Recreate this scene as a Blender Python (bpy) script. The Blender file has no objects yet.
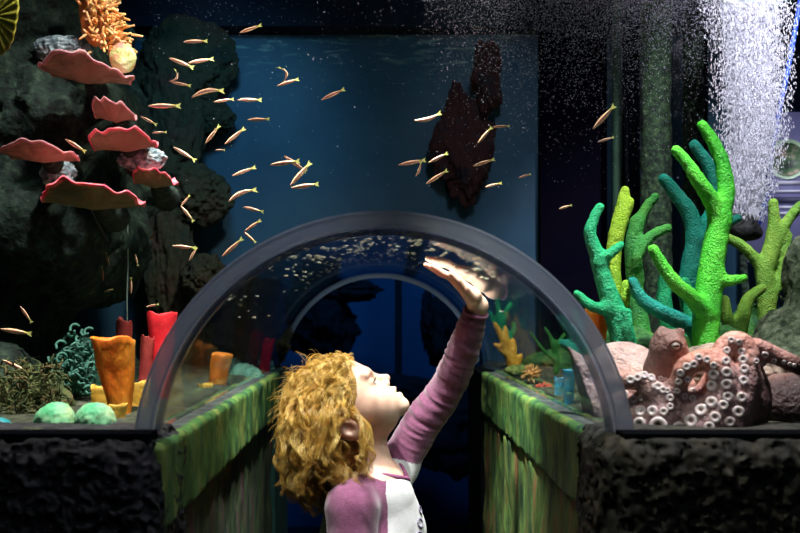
import bpy, math, random
import numpy as np
from mathutils import Vector, Matrix
from mathutils.bvhtree import BVHTree
random.seed(7); RNG = np.random.default_rng(11)
scene = bpy.context.scene
COL = scene.collection
PI = math.pi
EYE = 1.15           # eye height of the photographer

# ---------------------------------------------------------------- camera
cam_d = bpy.data.cameras.new('camera'); cam = bpy.data.objects.new('camera', cam_d); COL.objects.link(cam)
cam.location = (0, 0, EYE); cam.rotation_euler = (PI/2, 0, 0)
cam_d.sensor_width = 36; cam_d.lens = 900/800*36
cam_d.shift_x = 23/800; cam_d.shift_y = 44.5/800
cam_d.clip_start = 0.02
cam_d.dof.use_dof = True; cam_d.dof.focus_distance = 1.62; cam_d.dof.aperture_fstop = 5.6
scene.camera = cam
scene.view_settings.view_transform = 'Standard'; scene.view_settings.look = 'None'
scene.view_settings.gamma = 1; scene.view_settings.use_curve_mapping = False
scene.view_settings.exposure = 0.0
scene.cycles.transparent_max_bounces = 40
scene.cycles.max_bounces = 7
scene.cycles.caustics_reflective = False; scene.cycles.caustics_refractive = False

# ---------------------------------------------------------------- world and lights
w = bpy.data.worlds.new('world'); scene.world = w; w.use_nodes = True
w.node_tree.nodes['Background'].inputs[0].default_value = (0.02, 0.035, 0.06, 1)
w.node_tree.nodes['Background'].inputs[1].default_value = 0.10

def spot(name, loc, target, power, color, angle, blend=0.6, size=0.03):
    l = bpy.data.lights.new(name, 'SPOT'); l.energy = power; l.color = color
    l.spot_size = math.radians(angle); l.spot_blend = blend; l.shadow_soft_size = size
    o = bpy.data.objects.new(name, l); COL.objects.link(o); o.location = loc
    o.rotation_euler = (Vector(target)-Vector(loc)).to_track_quat('-Z', 'Y').to_euler()
    return o
def area(name, loc, target, power, color, sx, sy):
    l = bpy.data.lights.new(name, 'AREA'); l.energy = power; l.color = color; l.shape = 'RECTANGLE'
    l.size = sx; l.size_y = sy
    o = bpy.data.objects.new(name, l); COL.objects.link(o); o.location = loc
    o.rotation_euler = (Vector(target)-Vector(loc)).to_track_quat('-Z', 'Y').to_euler()
    return o
spot('tank_lamp_over_tunnel', (-0.02, 1.42, 2.25), (0.01, 1.69, 0.95), 150, (1.0, 0.95, 0.87), 30, 0.6, 0.02)
spot('tank_lamp_over_octopus', (0.46, 1.13, 2.0), (0.40, 1.24, 1.0), 62, (1.0, 0.95, 0.95), 60, 0.8, 0.03)
spot('tank_lamp_over_green_corals', (0.40, 1.18, 2.2), (0.44, 1.55, 1.15), 46, (0.97, 1.0, 0.88), 50, 0.8, 0.03)
spot('tank_lamp_over_left_corals', (-0.36, 1.13, 1.95), (-0.40, 1.36, 1.0), 70, (1.0, 0.93, 0.85), 50, 0.8, 0.03)
spot('tank_lamp_on_plate_corals', (-0.30, 1.22, 2.15), (-0.55, 1.65, 1.42), 30, (1.0, 0.93, 0.93), 50, 0.9, 0.03)
spot('tank_lamp_on_fish', (0.05, 1.25, 2.15), (-0.15, 1.65, 1.45), 46, (1.0, 0.92, 0.80), 78, 0.9, 0.05)
spot('blue_lamp_on_backdrop', (-0.30, 1.75, 2.02), (-0.48, 2.62, 1.60), 17, (0.22, 0.62, 0.90), 64, 1.0, 0.1)
spot('lamp_over_bubbles', (0.70, 1.30, 2.25), (0.80, 1.9, 1.6), 110, (0.94, 0.94, 1.0), 55, 0.8, 0.05)
spot('lamp_over_right_ledge', (-0.05, 1.40, 2.2), (0.27, 1.75, 0.93), 170, (0.95, 1.0, 0.8), 26, 0.8, 0.05)
spot('lamp_over_left_ledge', (0.05, 1.35, 2.2), (-0.26, 1.75, 0.93), 60, (0.9, 1.0, 0.85), 26, 0.8, 0.05)
spot('added_fill_front_rocks_left', (0.05, 0.90, 1.75), (-0.26, 1.04, 0.93), 7, (0.85, 0.88, 1.0), 40, 0.9, 0.02)  # added unseen fill that picks out the left front rock
spot('added_fill_front_rocks_right', (-0.02, 0.90, 1.75), (0.33, 1.04, 0.93), 11, (1.0, 0.98, 0.85), 40, 0.9, 0.02)  # added unseen fill that picks out the right front rock
spot('added_teal_fill_backdrop', (0.25, 1.80, 2.02), (0.10, 2.62, 1.70), 2, (0.35, 0.75, 0.85), 80, 1.0, 0.1)  # extra teal fill added for the right half of the backdrop
spot('added_green_fill_rock_wall', (-0.10, 1.20, 2.0), (-0.62, 1.8, 1.25), 10, (0.75, 1.0, 0.85), 60, 1.0, 0.05)  # greenish fill added so the rock wall texture shows
spot('added_fill_drifting_bubbles', (0.35, 1.35, 2.3), (0.38, 1.9, 1.85), 10, (0.92, 0.92, 1.0), 50, 1.0, 0.05)  # fill added to bring out the fine bubbles
spot('added_fill_far_right_corals', (0.22, 1.85, 2.0), (0.33, 2.25, 1.02), 55, (1.0, 0.97, 0.85), 34, 0.9, 0.03)  # fill added to brighten the corals behind the right tunnel side
spot('added_fill_inner_left_corals', (-0.25, 1.55, 2.0), (-0.33, 1.95, 1.02), 75, (1.0, 0.95, 0.88), 36, 0.9, 0.03)  # fill added to brighten the sponges in the left tunnel view
spot('added_fill_tunnel_crown', (0.02, 1.30, 1.95), (0.02, 1.52, 1.27), 12, (1.0, 0.97, 0.88), 44, 0.9, 0.02)  # fill added to make the crown sparkles brighter
area('blue_lamp_in_far_room', (0.1, 3.0, 2.7), (0.1, 4.8, 0.8), 15, (0.08, 0.42, 1.0), 1.2, 0.3)
spot('added_soft_front_fill', (0.4, -0.6, 3.4), (0.0, 1.4, 1.0), 15, (0.80, 0.88, 1.0), 60, 1.0, 0.3)  # added front fill behind the camera for rim, rocks and octopus

# ---------------------------------------------------------------- helpers
def P(px, py, d):
    return np.array([(px-377)/900*d, d, EYE-(py-311)/900*d])
def S(d): return d/900.0                    # metres per unit at depth d

def tag(o, label=None, cat=None, group=None, kind=None):
    if label: o['label'] = label
    if cat: o['category'] = cat
    if group: o['group'] = group
    if kind: o['kind'] = kind
    return o
def empty(name, loc, label=None, cat=None, group=None):
    o = bpy.data.objects.new(name, None); COL.objects.link(o); o.location = tuple(loc)
    o.empty_display_size = 0.02
    return tag(o, label, cat, group)
def mesh(name, V, faces, mats=None, midx=None, smooth=True):
    """faces: list of int arrays (n,k)"""
    V = np.asarray(V, dtype=np.float32)
    if not isinstance(faces, list): faces = [faces]
    me = bpy.data.meshes.new(name)
    me.vertices.add(len(V)); me.vertices.foreach_set('co', V.ravel())
    li = np.concatenate([np.asarray(f, dtype=np.int32).ravel() for f in faces])
    tot = np.concatenate([np.full(len(f), np.asarray(f).shape[1], dtype=np.int32) for f in faces])
    st = np.concatenate([[0], np.cumsum(tot)[:-1]]).astype(np.int32)
    me.loops.add(len(li)); me.loops.foreach_set('vertex_index', li)
    me.polygons.add(len(tot)); me.polygons.foreach_set('loop_start', st)
    if midx is not None: me.polygons.foreach_set('material_index', np.asarray(midx, dtype=np.int32))
    me.update(calc_edges=True)
    me.validate()
    me.polygons.foreach_set('use_smooth', np.full(len(me.polygons), bool(smooth)))
    for m in (mats if isinstance(mats, (list, tuple)) else [mats]):
        if m: me.materials.append(m)
    return me
def wloc(o):
    return np.array(o.location)+(wloc(o.parent) if o.parent is not None else 0)
def obj(name, V, faces, mats, parent=None, midx=None, smooth=True, origin=None):
    V = np.asarray(V, dtype=float)
    if parent is not None:
        base = wloc(parent)
        if origin is not None:
            loc = np.array(origin)-base; Vl = V-np.array(origin)
        else:
            loc = np.zeros(3); Vl = V-base
    else:
        if origin is None:
            mn, mx = V.min(0), V.max(0)
            origin = np.array([(mn[0]+mx[0])/2, (mn[1]+mx[1])/2, mn[2]])
        loc = np.array(origin); Vl = V-loc
    o = bpy.data.objects.new(name, mesh(name, Vl, faces, mats, midx, smooth)); COL.objects.link(o)
    o.location = tuple(loc)
    if parent is not None: o.parent = parent
    return o
def copy_tree(o, parent=None):
    c = o.copy(); COL.objects.link(c)
    if parent is not None: c.parent = parent
    for ch in list(o.children): copy_tree(ch, c)
    return c

def join(parts):
    """parts: list of (V, [faces...]) -> V, faces"""
    Vs, fs, n = [], {}, 0
    for V, F in parts:
        for f in (F if isinstance(F, list) else [F]):
            fs.setdefault(np.asarray(f).shape[1], []).append(np.asarray(f)+n)
        Vs.append(np.asarray(V)); n += len(V)
    return np.concatenate(Vs), [np.concatenate(v) for v in fs.values()]

# numpy value noise
def _hash(ix, iy, iz):
    h = (ix.astype(np.int64)*374761393 + iy.astype(np.int64)*668265263 + iz.astype(np.int64)*2147483647+1274126177) & 0xffffffff
    h = ((h ^ (h >> 13))*1274126177) & 0xffffffff
    h = (h ^ (h >> 16))
    h = ((h*2246822519) & 0xffffffff); h = h ^ (h >> 15)
    return (h & 0xffff)/65535.0
def vnoise(p):
    p = np.asarray(p)+1000.0
    i = np.floor(p).astype(np.int64); f = p-i; f = f*f*(3-2*f)
    x, y, z = i[:, 0], i[:, 1], i[:, 2]; fx, fy, fz = f[:, 0], f[:, 1], f[:, 2]
    r = 0
    for dx in (0, 1):
        for dy in (0, 1):
            for dz in (0, 1):
                wgt = (fx if dx else 1-fx)*(fy if dy else 1-fy)*(fz if dz else 1-fz)
                r = r+wgt*_hash(x+dx, y+dy, z+dz)
    return r*2-1
def fbm(p, sc, octs=3, gain=0.5):
    a, s, t = 1.0, 0.0, 0.0
    p = np.asarray(p, dtype=float)*sc
    for o in range(octs):
        s = s+a*vnoise(p+o*17.3); t += a; a *= gain; p = p*2.03
    return s/t
def ridged(p, sc, octs=2):
    a, s, t = 1.0, 0.0, 0.0
    p = np.asarray(p, dtype=float)*sc
    for o in range(octs):
        s = s+a*(1-2*np.abs(vnoise(p+o*9.1))); t += a; a *= .5; p = p*2.1
    return s/t

# implicit modelling: smooth unions on a grid, meshed with surface nets
class Field:
    def __init__(s, lo, hi, h):
        s.lo = np.array(lo, float); s.h = h
        s.n = np.maximum(4, np.ceil((np.array(hi)-s.lo)/h).astype(int)+1)
        s.ax = [s.lo[i]+h*np.arange(s.n[i]) for i in range(3)]
        s.F = np.full(tuple(s.n), 0.5, dtype=np.float32)
    def _sl(s, lo, hi):
        a = np.clip(np.floor((np.array(lo)-s.lo)/s.h).astype(int), 0, s.n-1)
        b = np.clip(np.ceil((np.array(hi)-s.lo)/s.h).astype(int)+1, 1, s.n)
        if np.any(b <= a): return None
        return tuple(slice(a[i], b[i]) for i in range(3))
    def _comb(s, sl, d, k, cut=False):
        A = s.F[sl]
        if cut:
            d = -d
            if k > 0:
                hh = np.maximum(k-np.abs(A-d), 0)/k
                s.F[sl] = np.maximum(A, d)+hh*hh*k*.25
            else: s.F[sl] = np.maximum(A, d)
        else:
            if k > 0:
                hh = np.maximum(k-np.abs(A-d), 0)/k
                s.F[sl] = np.minimum(A, d)-hh*hh*k*.25
            else: s.F[sl] = np.minimum(A, d)
    def grid(s, sl):
        return (s.ax[0][sl[0]][:, None, None], s.ax[1][sl[1]][None, :, None], s.ax[2][sl[2]][None, None, :])
    def ell(s, c, r, k=0.01, R=None, cut=False):
        c = np.array(c, float); r = np.array(r, float) if np.ndim(r) else np.array([r]*3, float)
        m = r.max()+k+2*s.h
        sl = s._sl(c-m, c+m)
        if sl is None: return
        X, Y, Z = s.grid(sl); X, Y, Z = X-c[0], Y-c[1], Z-c[2]
        if R is not None:       # R rows = local axes
            X, Y, Z = (R[0][0]*X+R[0][1]*Y+R[0][2]*Z, R[1][0]*X+R[1][1]*Y+R[1][2]*Z, R[2][0]*X+R[2][1]*Y+R[2][2]*Z)
        q = np.sqrt((X/r[0])**2+(Y/r[1])**2+(Z/r[2])**2)
        g = np.sqrt((X/r[0]**2)**2+(Y/r[1]**2)**2+(Z/r[2]**2)**2)
        d = np.where(q < 0.2, (q-1)*r.min(), q*(q-1)/np.maximum(g, 1e-6))
        s._comb(sl, d, k, cut)
    def cone(s, a, b, ra, rb, k=0.01, cut=False):
        a, b = np.array(a, float), np.array(b, float)
        m = max(ra, rb)+k+2*s.h
        sl = s._sl(np.minimum(a, b)-m, np.maximum(a, b)+m)
        if sl is None: return
        X, Y, Z = s.grid(sl)
        ab = b-a; L2 = max(ab@ab, 1e-12)
        t = np.clip(((X-a[0])*ab[0]+(Y-a[1])*ab[1]+(Z-a[2])*ab[2])/L2, 0, 1)
        d = np.sqrt((X-a[0]-t*ab[0])**2+(Y-a[1]-t*ab[1])**2+(Z-a[2]-t*ab[2])**2)-(ra+(rb-ra)*t)
        s._comb(sl, d, k, cut)
    def chain(s, pts, rad, k=0.01, n=0):
        pts, rad = catmull(pts, rad, n) if n else (np.array(pts), np.array(rad))
        m = float(np.max(rad))+k+3*s.h
        g = Field.__new__(Field); sl = s._sl(pts.min(0)-m, pts.max(0)+m)
        if sl is None: return
        g.h = s.h; g.lo = s.lo+np.array([q.start for q in sl])*s.h; g.n = np.array([q.stop-q.start for q in sl])
        g.ax = [g.lo[i]+s.h*np.arange(g.n[i]) for i in range(3)]; g.F = np.full(tuple(g.n), .5, dtype=np.float32)
        for i in range(len(pts)-1): g.cone(pts[i], pts[i+1], rad[i], rad[i+1], 0)
        s._comb(sl, g.F, k)
    def box(s, lo, hi, r=0.01, k=0.0, cut=False):
        lo, hi = np.array(lo, float), np.array(hi, float)
        m = k+2*s.h+r
        sl = s._sl(lo-m, hi+m)
        if sl is None: return
        X, Y, Z = s.grid(sl); c = (lo+hi)/2; hs = (hi-lo)/2-r
        qx, qy, qz = np.abs(X-c[0])-hs[0], np.abs(Y-c[1])-hs[1], np.abs(Z-c[2])-hs[2]
        d = np.sqrt(np.maximum(qx, 0)**2+np.maximum(qy, 0)**2+np.maximum(qz, 0)**2)+np.minimum(np.maximum(np.maximum(qx, qy), qz), 0)-r
        s._comb(sl, d, k, cut)
    def displace(s, fn, amp):
        ii = np.argwhere(np.abs(s.F) < amp*1.3+2*s.h)
        p = s.lo+ii*s.h
        s.F[ii[:, 0], ii[:, 1], ii[:, 2]] -= (amp*fn(p)).astype(np.float32)
    def mesh(s):
        F = s.F.copy(); F[0] = F[-1] = 1; F[:, 0] = F[:, -1] = 1; F[:, :, 0] = F[:, :, -1] = 1
        F[np.abs(F) < 1e-7] = 1e-7
        I = F < 0
        nx, ny, nz = F.shape
        cnt = np.zeros((nx-1, ny-1, nz-1), dtype=np.int8)
        for dx in (0, 1):
            for dy in (0, 1):
                for dz in (0, 1):
                    cnt += I[dx:nx-1+dx, dy:ny-1+dy, dz:nz-1+dz]
        act = np.argwhere((cnt > 0) & (cnt < 8))
        idx = np.full(cnt.shape, -1, dtype=np.int64); idx[tuple(act.T)] = np.arange(len(act))
        corners = [(a, b, c) for a in (0, 1) for b in (0, 1) for c in (0, 1)]
        val = {c: F[act[:, 0]+c[0], act[:, 1]+c[1], act[:, 2]+c[2]] for c in corners}
        acc = np.zeros((len(act), 3)); n = np.zeros(len(act))
        for c in corners:
            for ax in range(3):
                if c[ax] == 0:
                    e = list(c); e[ax] = 1; e = tuple(e)
                    va, vb = val[c], val[e]
                    m = (va < 0) != (vb < 0)
                    t = np.where(m, va/np.where(m, va-vb, 1), 0)
                    q = np.array(c, float)[None, :].repeat(len(act), 0); q[:, ax] += t
                    acc[m] += q[m]; n[m] += 1
        V = s.lo+(act+acc/n[:, None])*s.h
        quads = []
        for ax in range(3):
            o1, o2 = (ax+1) % 3, (ax+2) % 3
            sa = [slice(None)]*3; sb = [slice(None)]*3
            sa[ax] = slice(0, -1); sb[ax] = slice(1, None)
            A, B = I[tuple(sa)], I[tuple(sb)]
            e = np.argwhere(A != B)
            e = e[(e[:, o1] >= 1) & (e[:, o2] >= 1) & (e[:, o1] < F.shape[o1]-1) & (e[:, o2] < F.shape[o2]-1)]
            ins = A[tuple(e.T)]
            def cell(d1, d2):
                q = e.copy(); q[:, o1] += d1; q[:, o2] += d2
                return idx[tuple(q.T)]
            Q = np.stack([cell(-1, -1), cell(0, -1), cell(0, 0), cell(-1, 0)], 1)
            Q[~ins] = Q[~ins][:, ::-1]
            quads.append(Q)
        return V, np.concatenate(quads)

def catmull(pts, rad, n=6):
    P_ = np.array([np.array(p, float) for p in pts]); R_ = np.array(rad, float)
    if n <= 1 or len(P_) < 3:
        if len(P_) == 2:
            t = np.linspace(0, 1, max(n, 2)+1)[:, None]
            return P_[0]*(1-t)+P_[1]*t, R_[0]*(1-t[:, 0])+R_[1]*t[:, 0]
        return P_, R_
    Q = np.vstack([2*P_[0]-P_[1], P_, 2*P_[-1]-P_[-2]])
    out, ro = [], []
    for i in range(len(P_)-1):
        p0, p1, p2, p3 = Q[i], Q[i+1], Q[i+2], Q[i+3]
        for j in range(n):
            t = j/n
            out.append(.5*((2*p1)+(-p0+p2)*t+(2*p0-5*p1+4*p2-p3)*t*t+(-p0+3*p1-3*p2+p3)*t**3))
            ro.append(R_[i]*(1-t)+R_[i+1]*t)
    out.append(P_[-1]); ro.append(R_[-1])
    return np.array(out), np.array(ro)
def tube(pts, rad, sides=8, n=5, round_end=True, flat=None):
    pts, rad = catmull(pts, rad, n)
    if round_end:
        d = pts[-1]-pts[-2]; d /= np.linalg.norm(d)+1e-9; r = rad[-1]
        ex = [pts[-1]+d*r*math.sin(a) for a in (.5, 1.0, 1.4)]; er = [r*math.cos(a) for a in (.5, 1.0, 1.4)]
        pts = np.vstack([pts, ex]); rad = np.concatenate([rad, er])
    m = len(pts)
    T = np.gradient(pts, axis=0); T /= np.linalg.norm(T, axis=1)[:, None]+1e-12
    u = np.cross(T[0], [0, 1, 0]); 
    if np.linalg.norm(u) < .1: u = np.cross(T[0], [1, 0, 0])
    U = []
    for i in range(m):
        u = u-T[i]*(u@T[i]); u /= np.linalg.norm(u)+1e-12; U.append(u)
    U = np.array(U); W = np.cross(T, U)
    a = np.linspace(0, 2*PI, sides, endpoint=False)
    V = pts[:, None, :]+rad[:, None, None]*(np.cos(a)[None, :, None]*U[:, None, :]+np.sin(a)[None, :, None]*W[:, None, :])
    V = V.reshape(-1, 3)
    i = np.arange(m-1)[:, None]*sides; j = np.arange(sides)[None, :]; j2 = (j+1) % sides
    Q = np.stack([i+j, i+j2, i+sides+j2, i+sides+j], -1).reshape(-1, 4)
    caps = np.array([list(range(sides))[::-1], [(m-1)*sides+q for q in range(sides)]])
    return V, [Q, caps]
def boxm(lo, hi):
    x0, y0, z0 = lo; x1, y1, z1 = hi
    V = np.array([(x, y, z) for x in (x0, x1) for y in (y0, y1) for z in (z0, z1)], float)
    F = np.array([(0, 1, 3, 2), (4, 6, 7, 5), (0, 4, 5, 1), (2, 3, 7, 6), (0, 2, 6, 4), (1, 5, 7, 3)])
    return V, [F]
def ico(sub=2):
    import bmesh
    bm = bmesh.new(); bmesh.ops.create_icosphere(bm, subdivisions=sub, radius=1)
    V = np.array([v.co[:] for v in bm.verts]); F = np.array([[v.index for v in f.verts] for f in bm.faces]); bm.free()
    return V, F
def blob(c, r, amp=.15, sc=2.5, sub=5, octs=4, seed=0, rid=0, flatten=None):
    V, F = ico(sub); c = np.array(c); r = np.array(r, float)
    n = fbm(V+seed*3.7, sc, octs)
    if rid: n = n+rid*ridged(V+seed, sc*2.2, 2)
    V = V*(1+amp*n)[:, None]
    return c+V*r, [F]
def lathe(prof, c, seg=32, wob=0.0, seed=0, tilt=None):
    """prof: list (r,z); closed loop around for hollow walls"""
    a = np.linspace(0, 2*PI, seg, endpoint=False)
    V = []
    for k, (r, z) in enumerate(prof):
        pp = np.stack([np.cos(a)*1.3, np.sin(a)*1.3, np.full(seg, z*14)], 1)+seed
        rr = r*(1+wob*vnoise(pp))
        zz = z+wob*z*.35*vnoise(np.stack([np.cos(a), np.sin(a), np.zeros(seg)], 1)*1.7+seed+5)
        V.append(np.stack([rr*np.cos(a), rr*np.sin(a), zz], 1))
    V = np.concatenate(V)
    if tilt is not None:
        V = V+np.stack([V[:, 2]*tilt[0], V[:, 2]*tilt[1], 0*V[:, 2]], 1)
    m = len(prof)
    i = np.arange(m-1)[:, None]*seg; j = np.arange(seg)[None, :]; j2 = (j+1) % seg
    Q = np.stack([i+j, i+j2, i+seg+j2, i+seg+j], -1).reshape(-1, 4)
    return V+np.array(c), [Q]

# ---------------------------------------------------------------- materials
def mat(name, c1, c2=None, c3=None, scale=20, rough=.6, bump=0.0, bscale=60, bdist=.004, stretch=(1, 1, 1), spec=.4, metal=0,
        emit=None, es=0, sss=0, sssr=(1, .4, .2), pos=(.35, .5, .68), detail=5, coat=0, worm=0, transl=0, sheen=0):
    m = bpy.data.materials.new(name); m.use_nodes = True; nt = m.node_tree; N = nt.nodes; L = nt.links
    b = N['Principled BSDF']
    def c4(c): return (c[0], c[1], c[2], 1)
    b.inputs['Base Color'].default_value = c4(c1); b.inputs['Roughness'].default_value = rough
    b.inputs['Specular IOR Level'].default_value = spec; b.inputs['Metallic'].default_value = metal
    b.inputs['Coat Weight'].default_value = coat; b.inputs['Coat Roughness'].default_value = .15
    if sheen: b.inputs['Sheen Weight'].default_value = sheen
    if sss:
        b.inputs['Subsurface Weight'].default_value = sss; b.inputs['Subsurface Radius'].default_value = sssr
        b.inputs['Subsurface Scale'].default_value = .01
    tc = N.new('ShaderNodeTexCoord'); mp = N.new('ShaderNodeMapping'); mp.inputs['Scale'].default_value = stretch
    L.new(tc.outputs['Object'], mp.inputs['Vector'])
    if c2 is not None:
        n = N.new('ShaderNodeTexNoise'); n.inputs['Scale'].default_value = scale; n.inputs['Detail'].default_value = detail
        n.inputs['Roughness'].default_value = .62
        L.new(mp.outputs[0], n.inputs['Vector'])
        r = N.new('ShaderNodeValToRGB'); e = r.color_ramp.elements
        e[0].position = pos[0]; e[0].color = c4(c1); e[1].position = pos[2]; e[1].color = c4(c3 if c3 is not None else c2)
        if c3 is not None:
            q = e.new(pos[1]); q.color = c4(c2)
        L.new(n.outputs['Fac'], r.inputs[0]); L.new(r.outputs[0], b.inputs['Base Color'])
    if bump:
        if worm:
            n2 = N.new('ShaderNodeTexNoise'); n2.noise_type = 'RIDGED_MULTIFRACTAL'; n2.inputs['Detail'].default_value = 2
        else:
            n2 = N.new('ShaderNodeTexNoise'); n2.inputs['Detail'].default_value = 4
        n2.inputs['Scale'].default_value = bscale; L.new(mp.outputs[0], n2.inputs['Vector'])
        bp = N.new('ShaderNodeBump'); bp.inputs['Strength'].default_value = bump; bp.inputs['Distance'].default_value = bdist
        L.new(n2.outputs['Fac'], bp.inputs['Height']); L.new(bp.outputs[0], b.inputs['Normal'])
    if emit: b.inputs['Emission Color'].default_value = c4(emit); b.inputs['Emission Strength'].default_value = es
    if transl:
        tr = N.new('ShaderNodeBsdfTranslucent'); mx = N.new('ShaderNodeMixShader'); mx.inputs[0].default_value = transl
        src = b.inputs['Base Color'].links[0].from_socket if b.inputs['Base Color'].is_linked else None
        if src: L.new(src, tr.inputs[0])
        else: tr.inputs[0].default_value = c4(c1)
        L.new(b.outputs[0], mx.inputs[1]); L.new(tr.outputs[0], mx.inputs[2]); L.new(mx.outputs[0], N['Material Output'].inputs[0])
    return m
def clear(name, tint, power, rough, lo, hi, bump=0, bsc=(8, 8, 8), ior=1.3):
    """clear acrylic: see-through, with reflections that grow at a grazing angle"""
    m = bpy.data.materials.new(name); m.use_nodes = True; nt = m.node_tree; N = nt.nodes; L = nt.links
    N.remove(N['Principled BSDF'])
    t = N.new('ShaderNodeBsdfTransparent'); t.inputs[0].default_value = (*tint, 1)
    g = N.new('ShaderNodeBsdfGlossy'); g.inputs['Roughness'].default_value = rough
    f = N.new('ShaderNodeLayerWeight'); f.inputs['Blend'].default_value = .5
    mr = N.new('ShaderNodeMapRange'); mr.inputs['To Min'].default_value = lo; mr.inputs['To Max'].default_value = hi
    pw = N.new('ShaderNodeMath'); pw.operation = 'POWER'; pw.inputs[1].default_value = power or 1.0
    L.new(f.outputs['Facing'], pw.inputs[0]); L.new(pw.outputs[0], mr.inputs['Value'])
    mx = N.new('ShaderNodeMixShader'); L.new(mr.outputs[0], mx.inputs[0]); L.new(t.outputs[0], mx.inputs[1]); L.new(g.outputs[0], mx.inputs[2])
    L.new(mx.outputs[0], N['Material Output'].inputs[0])
    if bump:
        tc = N.new('ShaderNodeTexCoord'); mp = N.new('ShaderNodeMapping'); mp.inputs['Scale'].default_value = bsc
        n = N.new('ShaderNodeTexNoise'); n.inputs['Scale'].default_value = 1; n.inputs['Detail'].default_value = 2
        bp = N.new('ShaderNodeBump'); bp.inputs['Strength'].default_value = bump; bp.inputs['Distance'].default_value = .002
        L.new(tc.outputs['Object'], mp.inputs[0]); L.new(mp.outputs[0], n.inputs['Vector']); L.new(n.outputs['Fac'], bp.inputs['Height'])
        L.new(bp.outputs[0], g.inputs['Normal'])
    return m

AX_X = .0085; AX_Z = EYE-.181; R_OUT = .300; R_IN = .283
def tube_exit(px, py, r=R_OUT):
    a, b = (px-377)/900, (py-311)/900
    A = a*a+b*b; B = -.362*b-2*a*AX_X; C = .181**2+AX_X**2-r*r
    return (-B+math.sqrt(B*B-4*A*C))/(2*A)

#@@STRUCTURE
M_black = mat('black_paint', (.004, .005, .007), rough=1, spec=.02)
M_floor = mat('dark_floor', (.02, .022, .03), (.03, .03, .04), scale=6, rough=.5)
M_cap = mat('algae_covered_ledge', (.015, .05, .03), (.06, .17, .035), (.20, .26, .06), scale=22, stretch=(1, 1, .35), rough=.75, bump=.9, bscale=70, bdist=.006, pos=(.33, .5, .66))
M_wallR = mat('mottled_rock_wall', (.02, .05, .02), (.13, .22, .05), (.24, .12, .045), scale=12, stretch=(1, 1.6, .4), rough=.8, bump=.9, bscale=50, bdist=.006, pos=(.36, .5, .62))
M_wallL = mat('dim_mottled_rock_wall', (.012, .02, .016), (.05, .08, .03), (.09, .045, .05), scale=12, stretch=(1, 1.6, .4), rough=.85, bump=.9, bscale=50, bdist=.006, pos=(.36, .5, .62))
M_rock = mat('dark_algae_rock', (.002, .007, .005), (.012, .032, .020), (.060, .095, .055), scale=48, rough=.85, bump=1, bscale=90, bdist=.006, pos=(.38, .55, .74))
M_frock = mat('dark_grey_rock', (.005, .006, .007), (.018, .018, .021), (.055, .052, .060), scale=40, rough=.8, bump=1, bscale=75, bdist=.008, worm=1, pos=(.35, .5, .7))
M_frockR = mat('dark_olive_rock', (.006, .007, .005), (.025, .025, .018), (.065, .058, .038), scale=32, rough=.8, bump=1, bscale=60, bdist=.008, worm=1, pos=(.35, .5, .7))
M_bed = mat('dark_gravel_bed', (.012, .018, .012), (.05, .065, .035), (.12, .12, .08), scale=55, rough=.9, bump=1, bscale=120, bdist=.006)

def struct(name, V, F, m, smooth=False): return tag(obj(name, V, F, m, smooth=smooth), kind='structure')
struct('floor', *boxm((-2.2, -1.2, -.05), (2.2, 4.9, 0)), M_floor)
# far room
def mural(name):
    m = mat(name, (.004, .008, .03), (.012, .05, .13), (.02, .09, .20), scale=2.2, rough=.7, pos=(.30, .42, .6))
    return m
struct('wall_back', *boxm((-2.2, 4.8, 0), (2.2, 4.9, 2.9)), mat('blue_painted_wall', (.02, .09, .22), (.03, .13, .28), scale=2, rough=.7))
struct('wall_left', *boxm((-2.2, 2.72, 0), (-2.1, 4.8, 2.9)), mat('teal_painted_wall', (.02, .14, .17), rough=.8))
struct('wall_right', *boxm((2.1, 2.72, 0), (2.2, 4.8, 2.9)), mat('navy_painted_wall', (.01, .02, .12), rough=.8))
struct('ceiling', *boxm((-2.2, 2.72, 2.9), (2.2, 4.9, 2.95)), M_black)

for k, (x, y, rx, ry, sd) in enumerate(((322, 325, 34, 42, 1), (300, 300, 40, 16, 2), (345, 290, 40, 14, 3), (398, 395, 55, 22, 4), (446, 335, 22, 45, 5), (452, 430, 46, 50, 6), (365, 430, 60, 30, 7), (428, 320, 8, 34, 8), (470, 290, 24, 20, 9))):
    fr_specs = globals().setdefault('FR', []); fr_specs.append((x, y, rx, ry, sd))
# tunnel side walls: rough ledge cap over a recessed rock wall
BEDZ = EYE-.150
def ledge(name, x0, x1, m, y0=1.05, y1=2.31, z0=EYE-.262, z1=EYE-.156, h=.005, amp=.0038):
    f = Field((x0-.02, y0-.02, z0-.02), (x1+.02, y1+.02, z1+.02), h)
    f.box((x0, y0, z0), (x1, y1, z1), .008)
    f.displace(lambda p: fbm(p*np.array([1, 1, .6]), 45, 3)+.3*ridged(p, 20, 1), amp)
    V, F = f.mesh(); V = np.asarray(V)
    n = np.cross(V[F[:, 1]]-V[F[:, 0]], V[F[:, 2]]-V[F[:, 0]]); n /= np.linalg.norm(n, axis=1)[:, None]+1e-12
    c = V[F].mean(1); inner = x1 if abs(x1) < abs(x0) else x0
    top = (c[:, 2] > z1-.012) & (np.abs(n[:, 2]) > .6) & (np.abs(c[:, 0]-inner) > .012)
    return tag(obj(name, V, F, [m, M_ltop], midx=top.astype(int)), kind='structure')
M_ltop = mat('grey_ledge_top', (.03, .04, .04), (.07, .08, .08), (.12, .15, .12), scale=45, rough=.6, bump=.4)
ledge('trim_1', -.40, -.250, M_cap)
ledge('trim_2', .268, .42, M_cap)
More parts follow.
